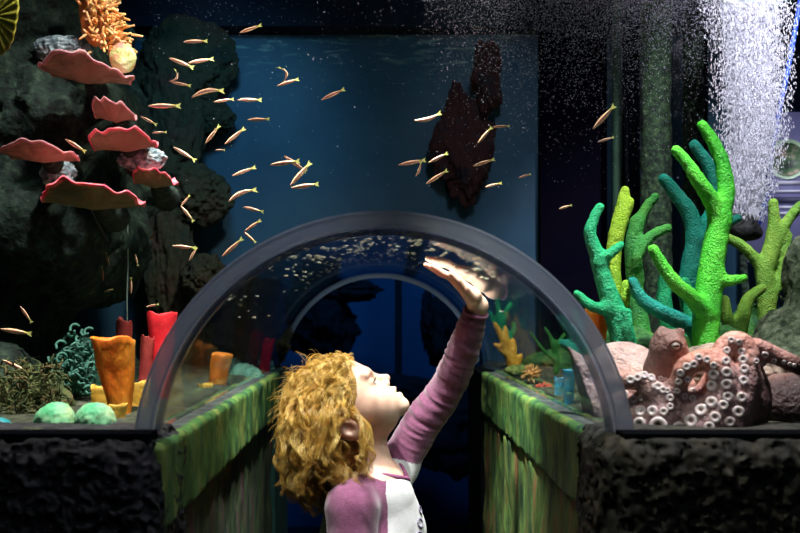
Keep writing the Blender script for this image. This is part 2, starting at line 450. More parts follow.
def lower(name, x0, x1, m):
    f = Field((x0-.02, 1.04, -.01), (x1+.02, 2.33, EYE-.25), .009)
    f.box((x0, 1.08, 0), (x1, 2.30, EYE-.262), .008)
    f.displace(lambda p: fbm(p*np.array([1, 1, .45]), 22, 3), .010)
    return struct(name, *f.mesh(), m, True)
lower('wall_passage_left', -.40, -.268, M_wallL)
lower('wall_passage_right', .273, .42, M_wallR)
# tank beds and the sides under them
for nm, x0, x1 in (('tank_bed_left', -1.9, -.300), ('tank_bed_right', .305, 1.9)):
    f = Field((x0-.02, 1.06, BEDZ-.06), (x1+.02, 2.66, BEDZ+.05), .011)
    f.box((x0, 1.10, BEDZ-.05), (x1, 2.63, BEDZ), .004)
    f.displace(lambda p: fbm(p, 16, 4), .011)
    struct(nm, *f.mesh(), M_bed, True)
struct('tank_base_left', *boxm((-1.9, 1.06, 0), (-.41, 2.64, BEDZ-.055)), M_black)
struct('tank_base_right', *boxm((.43, 1.06, 0), (1.9, 2.64, BEDZ-.055)), M_black)
struct('trim_3', *boxm((-.41, 2.31, 0), (-.262, 2.64, BEDZ-.01)), mat('teal_wall_end', (.01, .05, .05), (.02, .09, .08), scale=9, rough=.8))
struct('trim_4', *boxm((.268, 2.31, 0), (.43, 2.64, BEDZ-.01)), M_black)

def arch_panel(y0, y1, x0, x1, zb, zt, R, cz, n=72):
    """upright panel with an arched opening, as one solid"""
    a0 = math.asin((zb-cz)/R)
    th = np.linspace(a0, PI-a0, n)
    # boundary points on the rectangle
    corners = [math.atan2(zt-cz, x1), math.atan2(zt-cz, x0)]
    th = np.sort(np.concatenate([th, corners]))
    inn, out = [], []
    for t in th:
        c, s = math.cos(t), math.sin(t)
        inn.append((R*c, cz+R*s))
        k = min((x1/c if c > 1e-6 else 1e9), (x0/c if c < -1e-6 else 1e9), ((zt-cz)/s if s > 1e-6 else 1e9))
        out.append((k*c, cz+k*s))
    out[0] = (x1, zb); out[-1] = (x0, zb)
    m = len(th)
    V = [(p[0], y0, p[1]) for p in inn]+[(p[0], y0, p[1]) for p in out]+[(p[0], y1, p[1]) for p in inn]+[(p[0], y1, p[1]) for p in out]
    F = []
    for i in range(m-1):
        F += [(i, m+i, m+i+1, i+1), (2*m+i, 2*m+i+1, 3*m+i+1, 3*m+i), (i, i+1, 2*m+i+1, 2*m+i), (m+i, 3*m+i, 3*m+i+1, m+i+1)]
    F += [(0, 2*m, 3*m, m), (m-1, 2*m-1, 4*m-1, 3*m-1)]
    return np.array(V)+np.array([AX_X, 0, 0]), [np.array(F)]
# backdrop of the tank
def backdrop():
    m = mat('blue_backdrop', (.018, .070, .13), (.025, .09, .16), (.035, .11, .17), scale=3.5, rough=.55, spec=.3, bump=.15, bscale=60)
    nt = m.node_tree; N = nt.nodes; L = nt.links; b = N['Principled BSDF']
    src = b.inputs['Base Color'].links[0].from_socket
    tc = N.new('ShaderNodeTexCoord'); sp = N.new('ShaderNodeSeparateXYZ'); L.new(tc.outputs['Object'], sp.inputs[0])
    # pale wavy streaks: ripple reflections painted high on the backdrop
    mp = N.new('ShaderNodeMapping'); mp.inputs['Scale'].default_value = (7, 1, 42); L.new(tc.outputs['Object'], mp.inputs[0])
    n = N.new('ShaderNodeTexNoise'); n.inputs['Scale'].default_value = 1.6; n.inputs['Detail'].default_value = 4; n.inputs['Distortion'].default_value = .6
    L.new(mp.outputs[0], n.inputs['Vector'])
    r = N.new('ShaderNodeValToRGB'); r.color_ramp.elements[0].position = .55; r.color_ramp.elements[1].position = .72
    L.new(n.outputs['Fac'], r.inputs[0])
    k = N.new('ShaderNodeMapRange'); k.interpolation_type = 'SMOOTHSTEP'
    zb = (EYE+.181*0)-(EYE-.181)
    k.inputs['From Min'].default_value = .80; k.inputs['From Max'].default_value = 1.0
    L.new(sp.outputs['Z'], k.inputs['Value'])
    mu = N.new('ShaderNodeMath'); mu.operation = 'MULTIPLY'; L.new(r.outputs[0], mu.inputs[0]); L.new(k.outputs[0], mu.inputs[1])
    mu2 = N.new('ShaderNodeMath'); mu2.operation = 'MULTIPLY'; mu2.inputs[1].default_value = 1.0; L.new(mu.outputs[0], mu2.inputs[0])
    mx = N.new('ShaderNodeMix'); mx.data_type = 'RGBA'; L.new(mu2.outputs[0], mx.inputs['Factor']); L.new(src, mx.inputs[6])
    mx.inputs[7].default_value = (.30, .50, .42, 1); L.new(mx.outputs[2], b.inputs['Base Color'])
    return m
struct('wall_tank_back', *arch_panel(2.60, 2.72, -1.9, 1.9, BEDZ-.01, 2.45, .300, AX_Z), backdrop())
DK = mat('dark_navy_board', (.006, .008, .022), (.010, .012, .03), scale=8, rough=.7)
def pbox(x0, y0, x1, y1, d0, d1):
    a, b = P(x0, y1, d0), P(x1, y0, d0)
    return boxm((a[0], d0, a[2]), (b[0], d1, b[2]))
a = P(0, 26, 2.52)
struct('trim_5', *boxm((-1.9, 2.52, a[2]), (1.9, 2.60, 2.44)), mat('dark_header', (.008, .016, .032), (.014, .024, .04), scale=12, rough=1, spec=.02))
a, b = P(541, 0, 2.55), P(608, 0, 2.55)
struct('trim_6', *boxm((a[0], 2.56, BEDZ), (b[0], 2.60, P(0, 27, 2.55)[2])), mat('deep_purple_panel', (.002, .002, .008), (.004, .003, .007), scale=5, rough=1, spec=.02))
struct('tank_wall_left', *boxm((-1.9, 1.08, 0), (-1.86, 2.6, 2.45)), M_black)
struct('tank_wall_right', *boxm((1.86, 1.08, 0), (1.9, 2.6, 2.45)), M_black)

# front window of the tank and the plinth rocks below it
M_pane = clear('clear_window_acrylic', (.985, .99, 1.0), 5, .03, .012, .5)
struct('window_1', *arch_panel(1.092, 1.098, -1.2, 1.25, EYE-.145, 2.30, .3025, AX_Z), M_pane)
def front_rock(name, x0, x1, m, seed):
    f = Field((x0-.03, .98, .62), (x1+.03, 1.22, EYE-.12), .0035)
    f.box((x0, 1.02, .60), (x1, 1.20, EYE-.144), .034)
    def fn(p):
        return .8*ridged(p+seed+.01*fbm(p, 30, 1)[:, None], 85, 2)+.6*fbm(p+seed, 24, 3)
    f.displace(fn, .010)
    # flat lip under the window
    zi = int((EYE-.1435-f.lo[2])/f.h); f.F[:, :, zi:] = np.maximum(f.F[:, :, zi:], .002)
    return f.mesh()
struct('front_rock_left', *front_rock('r', -.80, -.256, M_frock, 0), M_frock, True)
struct('front_rock_right', *front_rock('r', .264, .82, M_frockR, 7), M_frockR, True)
struct('front_plinth_left', *boxm((-.80, 1.03, 0), (-.26, 1.06, .66)), M_black)
struct('front_plinth_right', *boxm((.28, 1.03, 0), (.82, 1.06, .66)), M_black)
struct('trim_7', *boxm((-.80, 1.035, EYE-.152), (-.262, 1.075, EYE-.1415)), M_black)
struct('trim_8', *boxm((.285, 1.035, EYE-.152), (.82, 1.075, EYE-.1415)), M_black)

#@@TUNNEL
t = empty('acrylic_tunnel', (0, 1.08, EYE-.146), 'clear arched acrylic crawl-through tunnel with a thick polished rim under the tank', 'tunnel')
def arc_shell(r0, r1, y0, y1, ny, n=110, a0=math.radians(6.5)):
    th = np.concatenate([[a0], np.linspace(a0+.002, PI-a0-.002, n-2), [PI-a0]])
    ys = np.concatenate([[y0], np.linspace(y0+.0006, y1-.0006, 6), [y1]]); ny = len(ys)
    V = []
    for y in ys:
        for r in (r0, r1): V += [(AX_X+r*math.cos(q), y, AX_Z+r*math.sin(q)) for q in th]
    F = []
    L_ = 2*n
    for j in range(ny-1):
        for i in range(n-1):
            F.append((j*L_+i, j*L_+i+1, (j+1)*L_+i+1, (j+1)*L_+i))                 # inner
            F.append((j*L_+n+i, (j+1)*L_+n+i, (j+1)*L_+n+i+1, j*L_+n+i+1))       # outer
        F.append((j*L_, (j+1)*L_, (j+1)*L_+n, j*L_+n)); F.append((j*L_+n-1, j*L_+2*n-1, (j+1)*L_+2*n-1, (j+1)*L_+n-1))
    for j, s in ((0, 1), (ny-1, -1)):
        for i in range(n-1):
            q = (j*L_+i, j*L_+n+i, j*L_+n+i+1, j*L_+i+1); F.append(q if s > 0 else q[::-1])
    return np.array(V), [np.array(F)]
M_tube = clear('clear_tunnel_acrylic', (.93, .97, .98), 5.0, .05, .012, .95, bump=.5, bsc=(14, 2.2, 14), ior=1.33)
def see_through(m, f):
    nt = m.node_tree; N = nt.nodes; L = nt.links; o_ = N['Material Output']; src = o_.inputs[0].links[0].from_socket
    t_ = N.new('ShaderNodeBsdfTransparent'); mx = N.new('ShaderNodeMixShader'); mx.inputs[0].default_value = f
    L.new(src, mx.inputs[1]); L.new(t_.outputs[0], mx.inputs[2]); L.new(mx.outputs[0], o_.inputs[0])
obj('shell', *arc_shell(R_IN, R_OUT, 1.100, 2.598, 3), M_tube, t)
# polished rim: thick milky ring with a chamfer
M_rim = mat('polished_acrylic_edge', (.58, .66, .82), (.66, .74, .88), scale=9, rough=.22, spec=.6, coat=.6, transl=.6, pos=(.4, .5, .65))
M_rim2 = mat('inner_acrylic_edge', (.13, .17, .24), (.18, .22, .30), scale=9, rough=.15, spec=.6, coat=.6, transl=.4)
see_through(M_rim, .38); see_through(M_rim2, .45)
th = np.linspace(math.radians(7), PI-math.radians(7), 120)
def ring(prof, m, name):
    V = []; k = len(prof)
    for q in th: V += [(AX_X+r*math.cos(q), y, AX_Z+r*math.sin(q)) for r, y in prof]
    F = []
    for i in range(len(th)-1):
        for j in range(k): F.append((i*k+j, (i+1)*k+j, (i+1)*k+(j+1) % k, i*k+(j+1) % k))
    F2 = np.array([list(range(k)), [(len(th)-1)*k+q for q in range(k)][::-1]])
    o = obj(name, np.array(V), [np.array(F), F2], m, t, smooth=False); return o
rim = ring([(.2835, 1.076), (.2985, 1.076), (.3010, 1.079), (.3010, 1.0915), (.2810, 1.0915), (.2810, 1.079)], M_rim, 'rim')
M_edge_glint = mat('painted_edge_highlight', (.62, .66, .74), rough=.12, spec=.8, coat=.8, transl=.6)  # pale rings painted in as highlights along the rim edges
for r_, y_, w_ in ((.2995, 1.0755, .0011), (.2822, 1.0765, .0009)):
    ring([(r_-w_, y_-w_), (r_+w_, y_-w_), (r_+w_, y_+w_), (r_-w_, y_+w_)], M_edge_glint, 'edge_highlight')
rim['label'] = 'bluish grey polished front edge'
ring([(.2735, 1.0925), (.2808, 1.0925), (.2808, 1.104), (.2735, 1.104)], M_rim2, 'inner_collar')
ring([(.2760, 2.590), (.2860, 2.590), (.2860, 2.598), (.2760, 2.598)], mat('pale_end_seam', (.20, .26, .36), rough=.3, transl=.3), 'end_seam')
# pale flecks added as stand-ins for light sparkles on the tunnel crown
parts = []
V0, F0 = ico(1)
for i in range(420):
    a = random.gauss(PI/2+.05, .36); y = 1.14+random.random()**1.3*1.1
    s_ = random.uniform(.0014, .0050)*(1.0 if random.random() < .8 else 1.5)
    r = R_OUT+s_*.45
    c = np.array([AX_X+r*math.cos(a), y, AX_Z+r*math.sin(a)])
    parts.append((V0*np.array([s_*1.2, s_*1.8, s_*.5])+c, F0))
V, F = join(parts)
tag(obj('sparkle_flecks', V, F, mat('pale_sparkle', (.95, .92, .70), (1, 1, .95), scale=60, rough=.2, transl=.35)), 'pale flecks standing in for light sparkles on the crown of the clear tunnel', 'sparkle', kind='stuff')

#@@ROCKWALL
M_sil = mat('black_artificial_rock', (.002, .003, .008), (.004, .006, .012), scale=8, rough=.9)
for ks, lab in (((0, 1, 2), 'black rock formation at the left of the blue room beyond the tunnel'), ((3, 4, 5, 6, 7, 8), 'black rock formation low and right in the blue room beyond the tunnel')):
    pr = []
    for k in ks:
        x, y, rx, ry, sd = FR[k]; s_ = S(4.3)*.82; pr.append(blob(P(x, y, 4.3), (rx*s_, .10, ry*s_), .5, 2.0, 5, 5, sd*3.1, rid=.3))
    V, F = join(pr); tag(obj('dark_rock', V, F, M_sil), lab, 'rock')
tag(obj('dark_post', *pbox(395, 180, 402, 720, 4.40, 4.44), M_sil), 'dark upright post standing in the blue room beyond the tunnel', 'post')
def A3(*v): return np.array(v, float)
f = Field((-1.10, 1.25, EYE-.19), (-.32, 2.40, EYE+.86), .011)
def pell(px, py, d, rx, ry, rd, k=.05):
    s_ = S(d); f.ell(P(px, py, d), (rx*s_, rd, ry*s_), k)
pell(40, 235, 1.95, 92, 70, .30); pell(75, 130, 2.00, 62, 80, .30); pell(30, 40, 1.95, 78, 70, .28); pell(-40, 150, 1.9, 90, 190, .30)
pell(85, 50, 2.0, 36, 40, .22); pell(118, 150, 2.1, 28, 60, .16); pell(30, 340, 2.0, 22, 90, .14); pell(-60, 330, 1.9, 70, 140, .3)
pell(40, 395, 1.75, 70, 32, .16); pell(95, 400, 2.05, 80, 40, .16); pell(112, 240, 2.1, 24, 60, .12); pell(-20, 390, 1.55, 60, 40, .12)
f.displace(lambda p: fbm(p, 7, 4)+.30*ridged(p, 22, 2)+.16*ridged(p, 55, 1), .045)
tag(obj('rock_wall', *f.mesh(), M_rock), 'dark green craggy rock wall filling the left side of the tank', 'rock')
f = Field((.55, 1.45, EYE-.17), (1.25, 2.2, EYE+.28), .009)
pell(826, 296, 1.62, 34, 70, .08, .02); pell(812, 335, 1.62, 46, 26, .09, .02); pell(806, 362, 1.6, 66, 24, .11, .02)
f.displace(lambda p: fbm(p, 22, 4)+.6*ridged(p, 50, 2), .022)
tag(obj('craggy_rock', *f.mesh(), mat('grey_green_rock', (.02, .03, .02), (.09, .12, .07), (.24, .27, .20), scale=55, rough=.85, bump=1, bscale=110, bdist=.006)), 'rough grey-green rock at the right edge behind the octopus arm', 'rock')
# murky rocks by the backdrop
M_murk = mat('olive_murky_rock', (.008, .018, .014), (.032, .034, .016), (.048, .024, .016), scale=7, rough=.9, bump=1, bscale=50, bdist=.01)
M_murkr = mat('dull_red_rock', (.012, .010, .018), (.05, .010, .010), (.02, .012, .02), scale=14, rough=.9, bump=.5, bscale=30)
def murk(name, px, py, d, rx, ry, rd, m, label, seed, amp=.3):
    s_ = S(d); V, F = blob(P(px, py, d), (rx*s_, rd, ry*s_), amp*1.25, 2.1, 6, 6, seed, rid=.35)
    V[:, 1] = np.minimum(V[:, 1], 2.597)
    return tag(obj(name, V, F, m), label, 'rock')
pr = []
for px, py, d, rx, ry, rd, sd in ((186, 62, 2.52, 44, 42, .06, 1), (172, 130, 2.50, 28, 62, .08, 2), (194, 196, 2.48, 33, 30, .08, 3), (168, 250, 2.48, 24, 75, .08, 4), (210, 118, 2.53, 22, 16, .05, 9), (236, 330, 2.52, 52, 52, .05, 11)):
    s_ = S(d); V, F = blob(P(px, py, d), (rx*s_, rd, ry*s_), .36, 2.1, 6, 6, sd, rid=.35); V[:, 1] = np.minimum(V[:, 1], 2.597); pr.append((V, F))
V, F = join(pr); tag(obj('murky_rock', V, F, M_murk), 'tall murky olive rock formation against the backdrop right of the pink plate corals', 'rock')
murk('murky_rock', 204, 278, 2.40, 22, 22, .07, M_murk, 'small mossy rock knob against the left shoulder of the tunnel rim', 5)
murk('murky_red_rock', 462, 145, 2.56, 24, 46, .03, M_murkr, 'dull red blotchy rock in the middle of the dark backdrop', 6, .5)
murk('murky_red_rock', 487, 75, 2.55, 13, 30, .04, M_murkr, 'small dull red rock under the drifting fine bubbles', 7, .5)

# mossy standpipes on the right
def pipe(px, rp, d, label, m, ztop=2.43, amp=.006):
    s_ = S(d); c = P(px, 311, d); n = 60; seg = 28
    zs = np.linspace(BEDZ-.01, ztop, 170); a_ = np.linspace(0, 2*PI, seg, endpoint=False)
    Z, A_ = np.meshgrid(zs, a_, indexing='ij'); r = rp*s_
    q = np.stack([np.cos(A_)*r, np.sin(A_)*r, Z], -1).reshape(-1, 3)+px
    rr = r+amp*fbm(q, 60, 3)
    V = np.stack([c[0]+rr*np.cos(A_).ravel(), c[1]+rr*np.sin(A_).ravel(), Z.ravel()], 1)
    i = np.arange(len(zs)-1)[:, None]*seg; j = np.arange(seg)[None, :]; j2 = (j+1) % seg
    Q = np.stack([i+j, i+j2, i+seg+j2, i+seg+j], -1).reshape(-1, 4)
    caps = np.array([list(range(seg))[::-1], [(len(zs)-1)*seg+q for q in range(seg)]])
    return tag(obj('standpipe', V, [Q, caps], m), label, 'pipe')
M_moss = mat('mossy_pipe', (.004, .010, .006), (.012, .034, .013), (.055, .10, .04), scale=75, rough=.85, bump=1, bscale=120, bdist=.005, pos=(.4, .52, .7))
pipe(656, 15, 2.25, 'widest mossy green standpipe rising behind the green corals', M_moss)
pipe(693, 10, 2.35, 'narrower mossy standpipe left of the bubble column', M_moss)
pipe(617, 4.5, 2.45, 'thin green standpipe at the edge of the dark backdrop', mat('green_pipe', (.015, .05, .03), (.03, .08, .045), scale=30, rough=.7), amp=.001)
tag(obj('dark_board', *pbox(628, 26, 640, 330, 2.44, 2.50), M_black), 'black upright board between the thin and wide mossy pipes', 'board')
tag(obj('dark_board', *pbox(705, 26, 708, 330, 2.44, 2.50), M_black), 'narrow black upright strip behind the teal coral', 'board')

# information board seen through the water, right edge
b = empty('information_board', P(800, 235, 2.45), 'lilac-grey backlit board with a round picture at the right edge behind the bubbles', 'sign')
obj('panel', *pbox(746, 112, 860, 262, 2.45, 2.47), mat('lilac_board', (.10, .10, .21), (.15, .15, .28), scale=4, rough=.5, emit=(.10, .10, .24), es=.35), b)
def disc(px, py, rp, d0, th_, n=40):
    c = P(px, py, d0); r = rp*S(d0); q = np.linspace(0, 2*PI, n, endpoint=False)
    V = [(c[0]+r*math.cos(x), d0, c[2]+r*math.sin(x)) for x in q]+[(c[0]+r*math.cos(x), d0+th_, c[2]+r*math.sin(x)) for x in q]
    F = [np.array([[i, (i+1) % n, n+(i+1) % n, n+i] for i in range(n)]), np.array([list(range(n)), [n+i for i in range(n)][::-1]])]
    return np.array(V), F
obj('round_frame', *disc(788, 159, 20, 2.444, .006), mat('pale_green_disc', (.45, .62, .45), (.5, .6, .55), scale=6, emit=(.4, .6, .4), es=.25), b)
obj('round_picture', *disc(788, 159, 16.5, 2.440, .004), mat('fish_picture', (.04, .05, .05), (.10, .20, .10), (.55, .42, .36), scale=14, rough=.5, pos=(.42, .5, .6)), b)
Mline = mat('pale_text_line', (.5, .5, .62), emit=(.5, .5, .65), es=.2)
for x0, y0, x1, y1 in ((778, 181, 800, 184), (776, 206, 830, 208), (776, 212, 822, 214), (776, 190, 818, 192)):
    obj('text_line', *pbox(x0, y0, x1, y1, 2.444, 2.450), Mline, b)
obj('dark_band', *pbox(772, 197, 860, 203, 2.444, 2.450), mat('dark_band', (.03, .03, .08)), b)

# air hose and the thin lines
def hose(name, pts, r, m, label, cat='hose', flip=6):
    return tag(obj(name, *tube([P(*p) for p in pts], [r]*len(pts), 8, 6), m), label, cat)
hose('air_hose', [(806, -30, 1.98), (796, 25, 1.98), (788, 70, 1.97), (779, 112, 1.96), (772, 150, 1.95), (764, 205, 1.93), (755, 232, 1.92)], .0055, mat('blue_hose', (.02, .05, .5), (.02, .12, .6), scale=60, rough=.4), 'blue air hose slanting down beside the white bubble column')
hose('airline', [(127, 190, 1.9), (128, 260, 1.9), (127, 300, 1.9), (128, 345, 1.9), (128, 408, 1.9)], .0013, mat('pale_line', (.25, .35, .30), rough=.4), 'thin pale airline hanging straight down above the orange vase sponge')
hose('broken_twig', [(90, 205, 1.72), (97, 221, 1.72), (101, 229, 1.72), (107, 240, 1.72)], .0022, mat('pale_twig', (.30, .30, .28), rough=.6), 'short pale twig hanging under the largest plate coral', 'twig')

# diffuser stone and bubbles
f = Field(P(712, 252, 1.9)-A3(0, .10, 0), P(775, 205, 1.9)+A3(0, .10, 0), .005)
f.cone(P(726, 222, 1.9), P(742, 228, 1.9), .014, .028, .02); f.cone(P(742, 226, 1.9), P(757, 232, 1.9), .028, .012, .02)
f.displace(lambda p: fbm(p, 40, 3), .006)
tag(obj('air_stone', *f.mesh(), mat('black_stone', (.008, .008, .01), (.03, .03, .03), scale=60, rough=.7, bump=1)), 'black air stone under the bubble column', 'air stone')
obj('stem', *tube([P(742, 232, 1.9), P(744, 270, 1.9), P(748, 330, 1.9), P(748, 398, 1.9)], [.008, .008, .009, .011], 8, 4), M_rock, bpy.data.objects['air_stone'])
OCT = np.array([(1, 0, 0), (-1, 0, 0), (0, 1, 0), (0, -1, 0), (0, 0, 1), (0, 0, -1)], float)
OF = np.array([(0, 2, 4), (2, 1, 4), (1, 3, 4), (3, 0, 4), (2, 0, 5), (1, 2, 5), (3, 1, 5), (0, 3, 5)])
def specks(c, s_, stretch=None):
    n = len(c); s3 = s_[:, None] if s_.ndim == 1 else s_
    V = c[:, None, :]+OCT[None]*s3[:, None, :] if s_.ndim == 2 else c[:, None, :]+OCT[None]*s_[:, None, None]
    F = OF[None]+(np.arange(n)*6)[:, None, None]
    return V.reshape(-1, 3), [F.reshape(-1, 3)]
n = 95000
v = RNG.random(n); py = 222-v*300
cx = np.interp(py, [-80, 0, 60, 130, 180, 222], [747, 750, 752, 752, 748, 744])+RNG.normal(0, 2, n)
hw = np.interp(py, [-80, 0, 40, 90, 150, 222], [42, 36, 33, 31, 27, 15])*(1+.16*fbm(np.stack([py*.05, v*0, v*0], 1), 1, 3))
rad = np.minimum(np.abs(RNG.normal(0, .52, n)), 1.25); ang = RNG.random(n)*2*PI
X = cx+hw*rad*np.cos(ang)*1.0; dd = 1.90+hw*S(1.9)*rad*np.sin(ang)
c = np.stack([(X-377)/900*1.9, dd, EYE-(py-311)/900*1.9], 1)
sz = np.stack([RNG.uniform(.0005, .0013, n), RNG.uniform(.0005, .0013, n), RNG.uniform(.0012, .0042, n)], 1)
M_bub = mat('white_bubbles', (.85, .85, .92), rough=.35, transl=.4)
V, F = specks(c, sz); tag(obj('bubble_column', V, F, M_bub, smooth=False), 'dense white column of bubbles rising from the black air stone', 'bubbles', kind='stuff')
n = 16000
px = 420+RNG.beta(1.7, 1.2, n)*330; py = RNG.exponential(38, n)-6; d = RNG.uniform(1.5, 2.4, n)
n2 = 900
px = np.concatenate([px, RNG.uniform(150, 560, n2)]); py = np.concatenate([py, RNG.exponential(70, n2)]); d = np.concatenate([d, RNG.uniform(1.4, 2.4, n2)])
ok = (py < 190); px, py, d = px[ok], py[ok], d[ok]
c = np.stack([(px-377)/900*d, d, EYE-(py-311)/900*d], 1)
V, F = specks(c, RNG.uniform(.0003, .00075, len(c))); tag(obj('drifting_bubbles', V, F, mat('fine_bubbles', (.8, .8, .9), rough=.4, transl=.5), smooth=False), 'haze of fine bubbles drifting across the top of the tank', 'bubbles', kind='stuff')

#@@PLATES
M_pink = mat('pink_coral_top', (.62, .05, .12), (.75, .16, .20), (.85, .30, .30), scale=30, rough=.5, bump=.4, bscale=120, sss=.1)
M_under = mat('tan_coral_underside', (.15, .13, .07), (.24, .20, .11), (.25, .16, .10), scale=18, rough=.7, bump=.6, bscale=70, stretch=(1, 1, 3))
M_pink2 = mat('dusty_pink_coral_top', (.45, .20, .22), (.62, .32, .30), scale=30, rough=.6, bump=.4, bscale=120)
def plate(x0, x1, ytop, ybot, d, label, seed, top=M_pink, tilt=0.0, depth=.07):
    """a fan of hard coral growing from the rock: shallow cupped half-bowl with a wavy rim"""
    c = P((x0+x1)/2, ytop+(ybot-ytop)*.35, d); hw = (x1-x0)/2*S(d); hh = (ybot-ytop)*S(d)
    nr, na = 16, 72; V = []; th_ = .0045
    def pt(u, a_, lower):
        w_ = 1+.04*math.sin(3*a_+seed)+.03*math.sin(7*a_+seed*2)+.02*math.sin(13*a_+seed)
        x = hw*u*w_*math.cos(a_); y = depth*u*w_*math.sin(a_)
        wav = (.08*math.sin(4*a_+seed*1.7)+.07*math.sin(9*a_+seed)+.04*math.sin(15*a_+seed*3))*hh*u**3
        z = -hh*.50*(1-u**1.7)+wav + tilt*x - hh*.42*abs(math.cos(a_))**2.5*u*u
        if lower: z -= th_*(1.6-u)+ (hh*.10*(1-u))
        return (c[0]+x, c[1]+y, c[2]+hh*.12+z)
    for low in (0, 1):
        for i in range(nr+1):
            u = i/nr
            for j in range(na): V.append(pt(max(u, .02), 2*PI*j/na, low))
    F, mi = [], []
    L_ = (nr+1)*na
    for i in range(nr):
        for j in range(na):
            j2 = (j+1) % na
            F.append((i*na+j, (i+1)*na+j, (i+1)*na+j2, i*na+j2)); mi.append(0)
            F.append((L_+i*na+j, L_+i*na+j2, L_+(i+1)*na+j2, L_+(i+1)*na+j)); mi.append(0 if i >= nr-1 else 1)
    for j in range(na):
        j2 = (j+1) % na; F.append((nr*na+j, L_+nr*na+j, L_+nr*na+j2, nr*na+j2)); mi.append(0)
    V = np.array(V); V += (.0016*fbm(V, 90, 2))[:, None]*np.array([0, 0, 1])
    # stub that roots the plate in the rock behind it
    S1 = tube([c+A3(0, .03, -hh*.30), c+A3(-.01, .09, -hh*.36), c+A3(-.03, .22, -hh*.4)], [.012, .020, .030], 10, 3)
    n0 = len(V); V = np.concatenate([V, S1[0]]); q = S1[1][0]+n0
    F = np.concatenate([np.array(F), q]); mi += [2]*len(q)
    return tag(obj('plate_coral', V, [F], [top, M_under, M_rock], midx=mi), label, 'coral')
plate(40, 131, 57, 84, 1.62, 'dusty pink plate coral just below the orange flower coral', 1, M_pink2, -.10)
plate(96, 134, 101, 122, 1.66, 'small crumpled pink plate coral directly under the dusty pink one', 2.2, M_pink2)
plate(92, 157, 129, 152, 1.62, 'pink-rimmed plate coral sitting on the grey lettuce coral', 3.1, M_pink, .04)
plate(4, 78, 144, 161, 1.52, 'thin tan plate coral with a faint red edge, nearest the left edge of the tank', 4.4, M_pink2, -.02)
plate(44, 143, 181, 211, 1.50, 'largest plate coral, bright crimson rim and tan underside', 5.5, M_pink, -.03, .09)
plate(134, 176, 168, 188, 1.68, 'smallest plate coral with a short straight side, below the grey lettuce coral', 6.3, M_pink, -.05)

M_lett = mat('grey_blue_coral', (.05, .08, .09), (.25, .33, .36), (.55, .62, .62), scale=70, rough=.7, bump=1, bscale=120, bdist=.006)
def lettuce(px, py, d, rx, ry, label, seed, amp=.2):
    s_ = S(d); V, F = blob(P(px, py, d), (rx*s_, rx*s_*.7, ry*s_), amp, 2.0, 5, 3, seed, rid=.7)
    tag(obj('lettuce_coral', V, F, M_lett), label, 'coral')
lettuce(143, 159, 1.70, 22, 11, 'grey-blue wrinkled lettuce coral between two pink plate corals', 1)
lettuce(58, 174, 1.62, 16, 14, 'pale grey rubble coral just above the largest plate coral', 2)
lettuce(62, 50, 1.74, 26, 13, 'grey crusty coral heaped on the dusty pink plate', 3)

# orange flower coral: thick bunch of finger-like polyps
ro = empty('flower_coral', P(100, 48, 1.66), 'orange flower coral with stubby tentacles at the top of the rock wall', 'coral')
M_or = mat('orange_polyp', (.75, .20, .04), (.85, .36, .10), scale=25, rough=.45, sss=.25)
V, F = blob(P(96, 14, 1.71), (17*S(1.66), .025, 34*S(1.66)), .2, 2, 4, 3, 3); obj('base_tissue', V, F, M_or, ro)
parts = []
rr = random.Random(4)
for i in range(430):
    v_ = rr.random(); cx = 94+18*v_+rr.gauss(0, 6.5); cy = -22+68*v_+rr.gauss(0, 3.5)
    p0 = P(cx, cy, 1.67+rr.uniform(-.01, .02)); dr = A3((cx-(92+14*v_))*.055+.35, -rr.uniform(.25, .9), rr.uniform(-.7, .6)); dr /= np.linalg.norm(dr)
    ln = rr.uniform(.014, .027)
    parts.append(tube([p0, p0+dr*ln*.5, p0+dr*ln+A3(0, 0, rr.uniform(-.004, .004))], [.0026, .0025, .0021], 6, 2))
V, F = join(parts); obj('polyps', V, F, mat('peach_orange_tips', (.85, .30, .07), (.95, .52, .20), (1, .68, .38), scale=30, rough=.4, sss=.2, pos=(.3, .5, .7)), ro)
V, F = blob(P(123, 58, 1.66), (13*S(1.66), .022, 15*S(1.66)), .14, 2.2, 5, 3, 8)
tag(obj('ball_coral', V, F, mat('yellow_pink_coral', (.80, .25, .18), (.62, .60, .20), (.78, .76, .42), scale=28, rough=.6, bump=1, bscale=140, pos=(.36, .47, .6))), 'yellow and pink ball coral at the foot of the orange flower coral', 'coral')
# yellow disc coral in the top left corner
c = P(-6, 17, 1.45); V = []; nr, na = 14, 96
for sgn in (-1, 1):
    for i in range(nr+1):
        for j in range(na):
            a_ = 2*PI*j/na; u = i/nr; w_ = 1+.03*math.sin(5*a_)
            V.append((c[0]+32*S(1.45)*u*w_*math.cos(a_), c[1]+.0*u+sgn*.004*(1-u*u*.7)+.0016*math.sin(24*a_)*u-.03*u*math.cos(a_), c[2]+41*S(1.45)*u*w_*math.sin(a_)))
F = []
L_ = (nr+1)*na
for i in range(nr):
    for j in range(na):
        j2 = (j+1) % na; F += [(i*na+j, (i+1)*na+j, (i+1)*na+j2, i*na+j2), (L_+i*na+j, L_+i*na+j2, L_+(i+1)*na+j2, L_+(i+1)*na+j)]
for j in range(na): F.append((nr*na+j, L_+nr*na+j, L_+nr*na+(j+1) % na, nr*na+(j+1) % na))
o = obj('disc_coral', np.array(V), [np.array(F)], mat('yellow_green_disc', (.30, .36, .03), (.55, .50, .05), (.50, .20, .06), scale=13, rough=.6, bump=.6, bscale=60, pos=(.36, .52, .66)))
tag(o, 'big yellow-green disc coral cut off by the top left corner', 'coral')

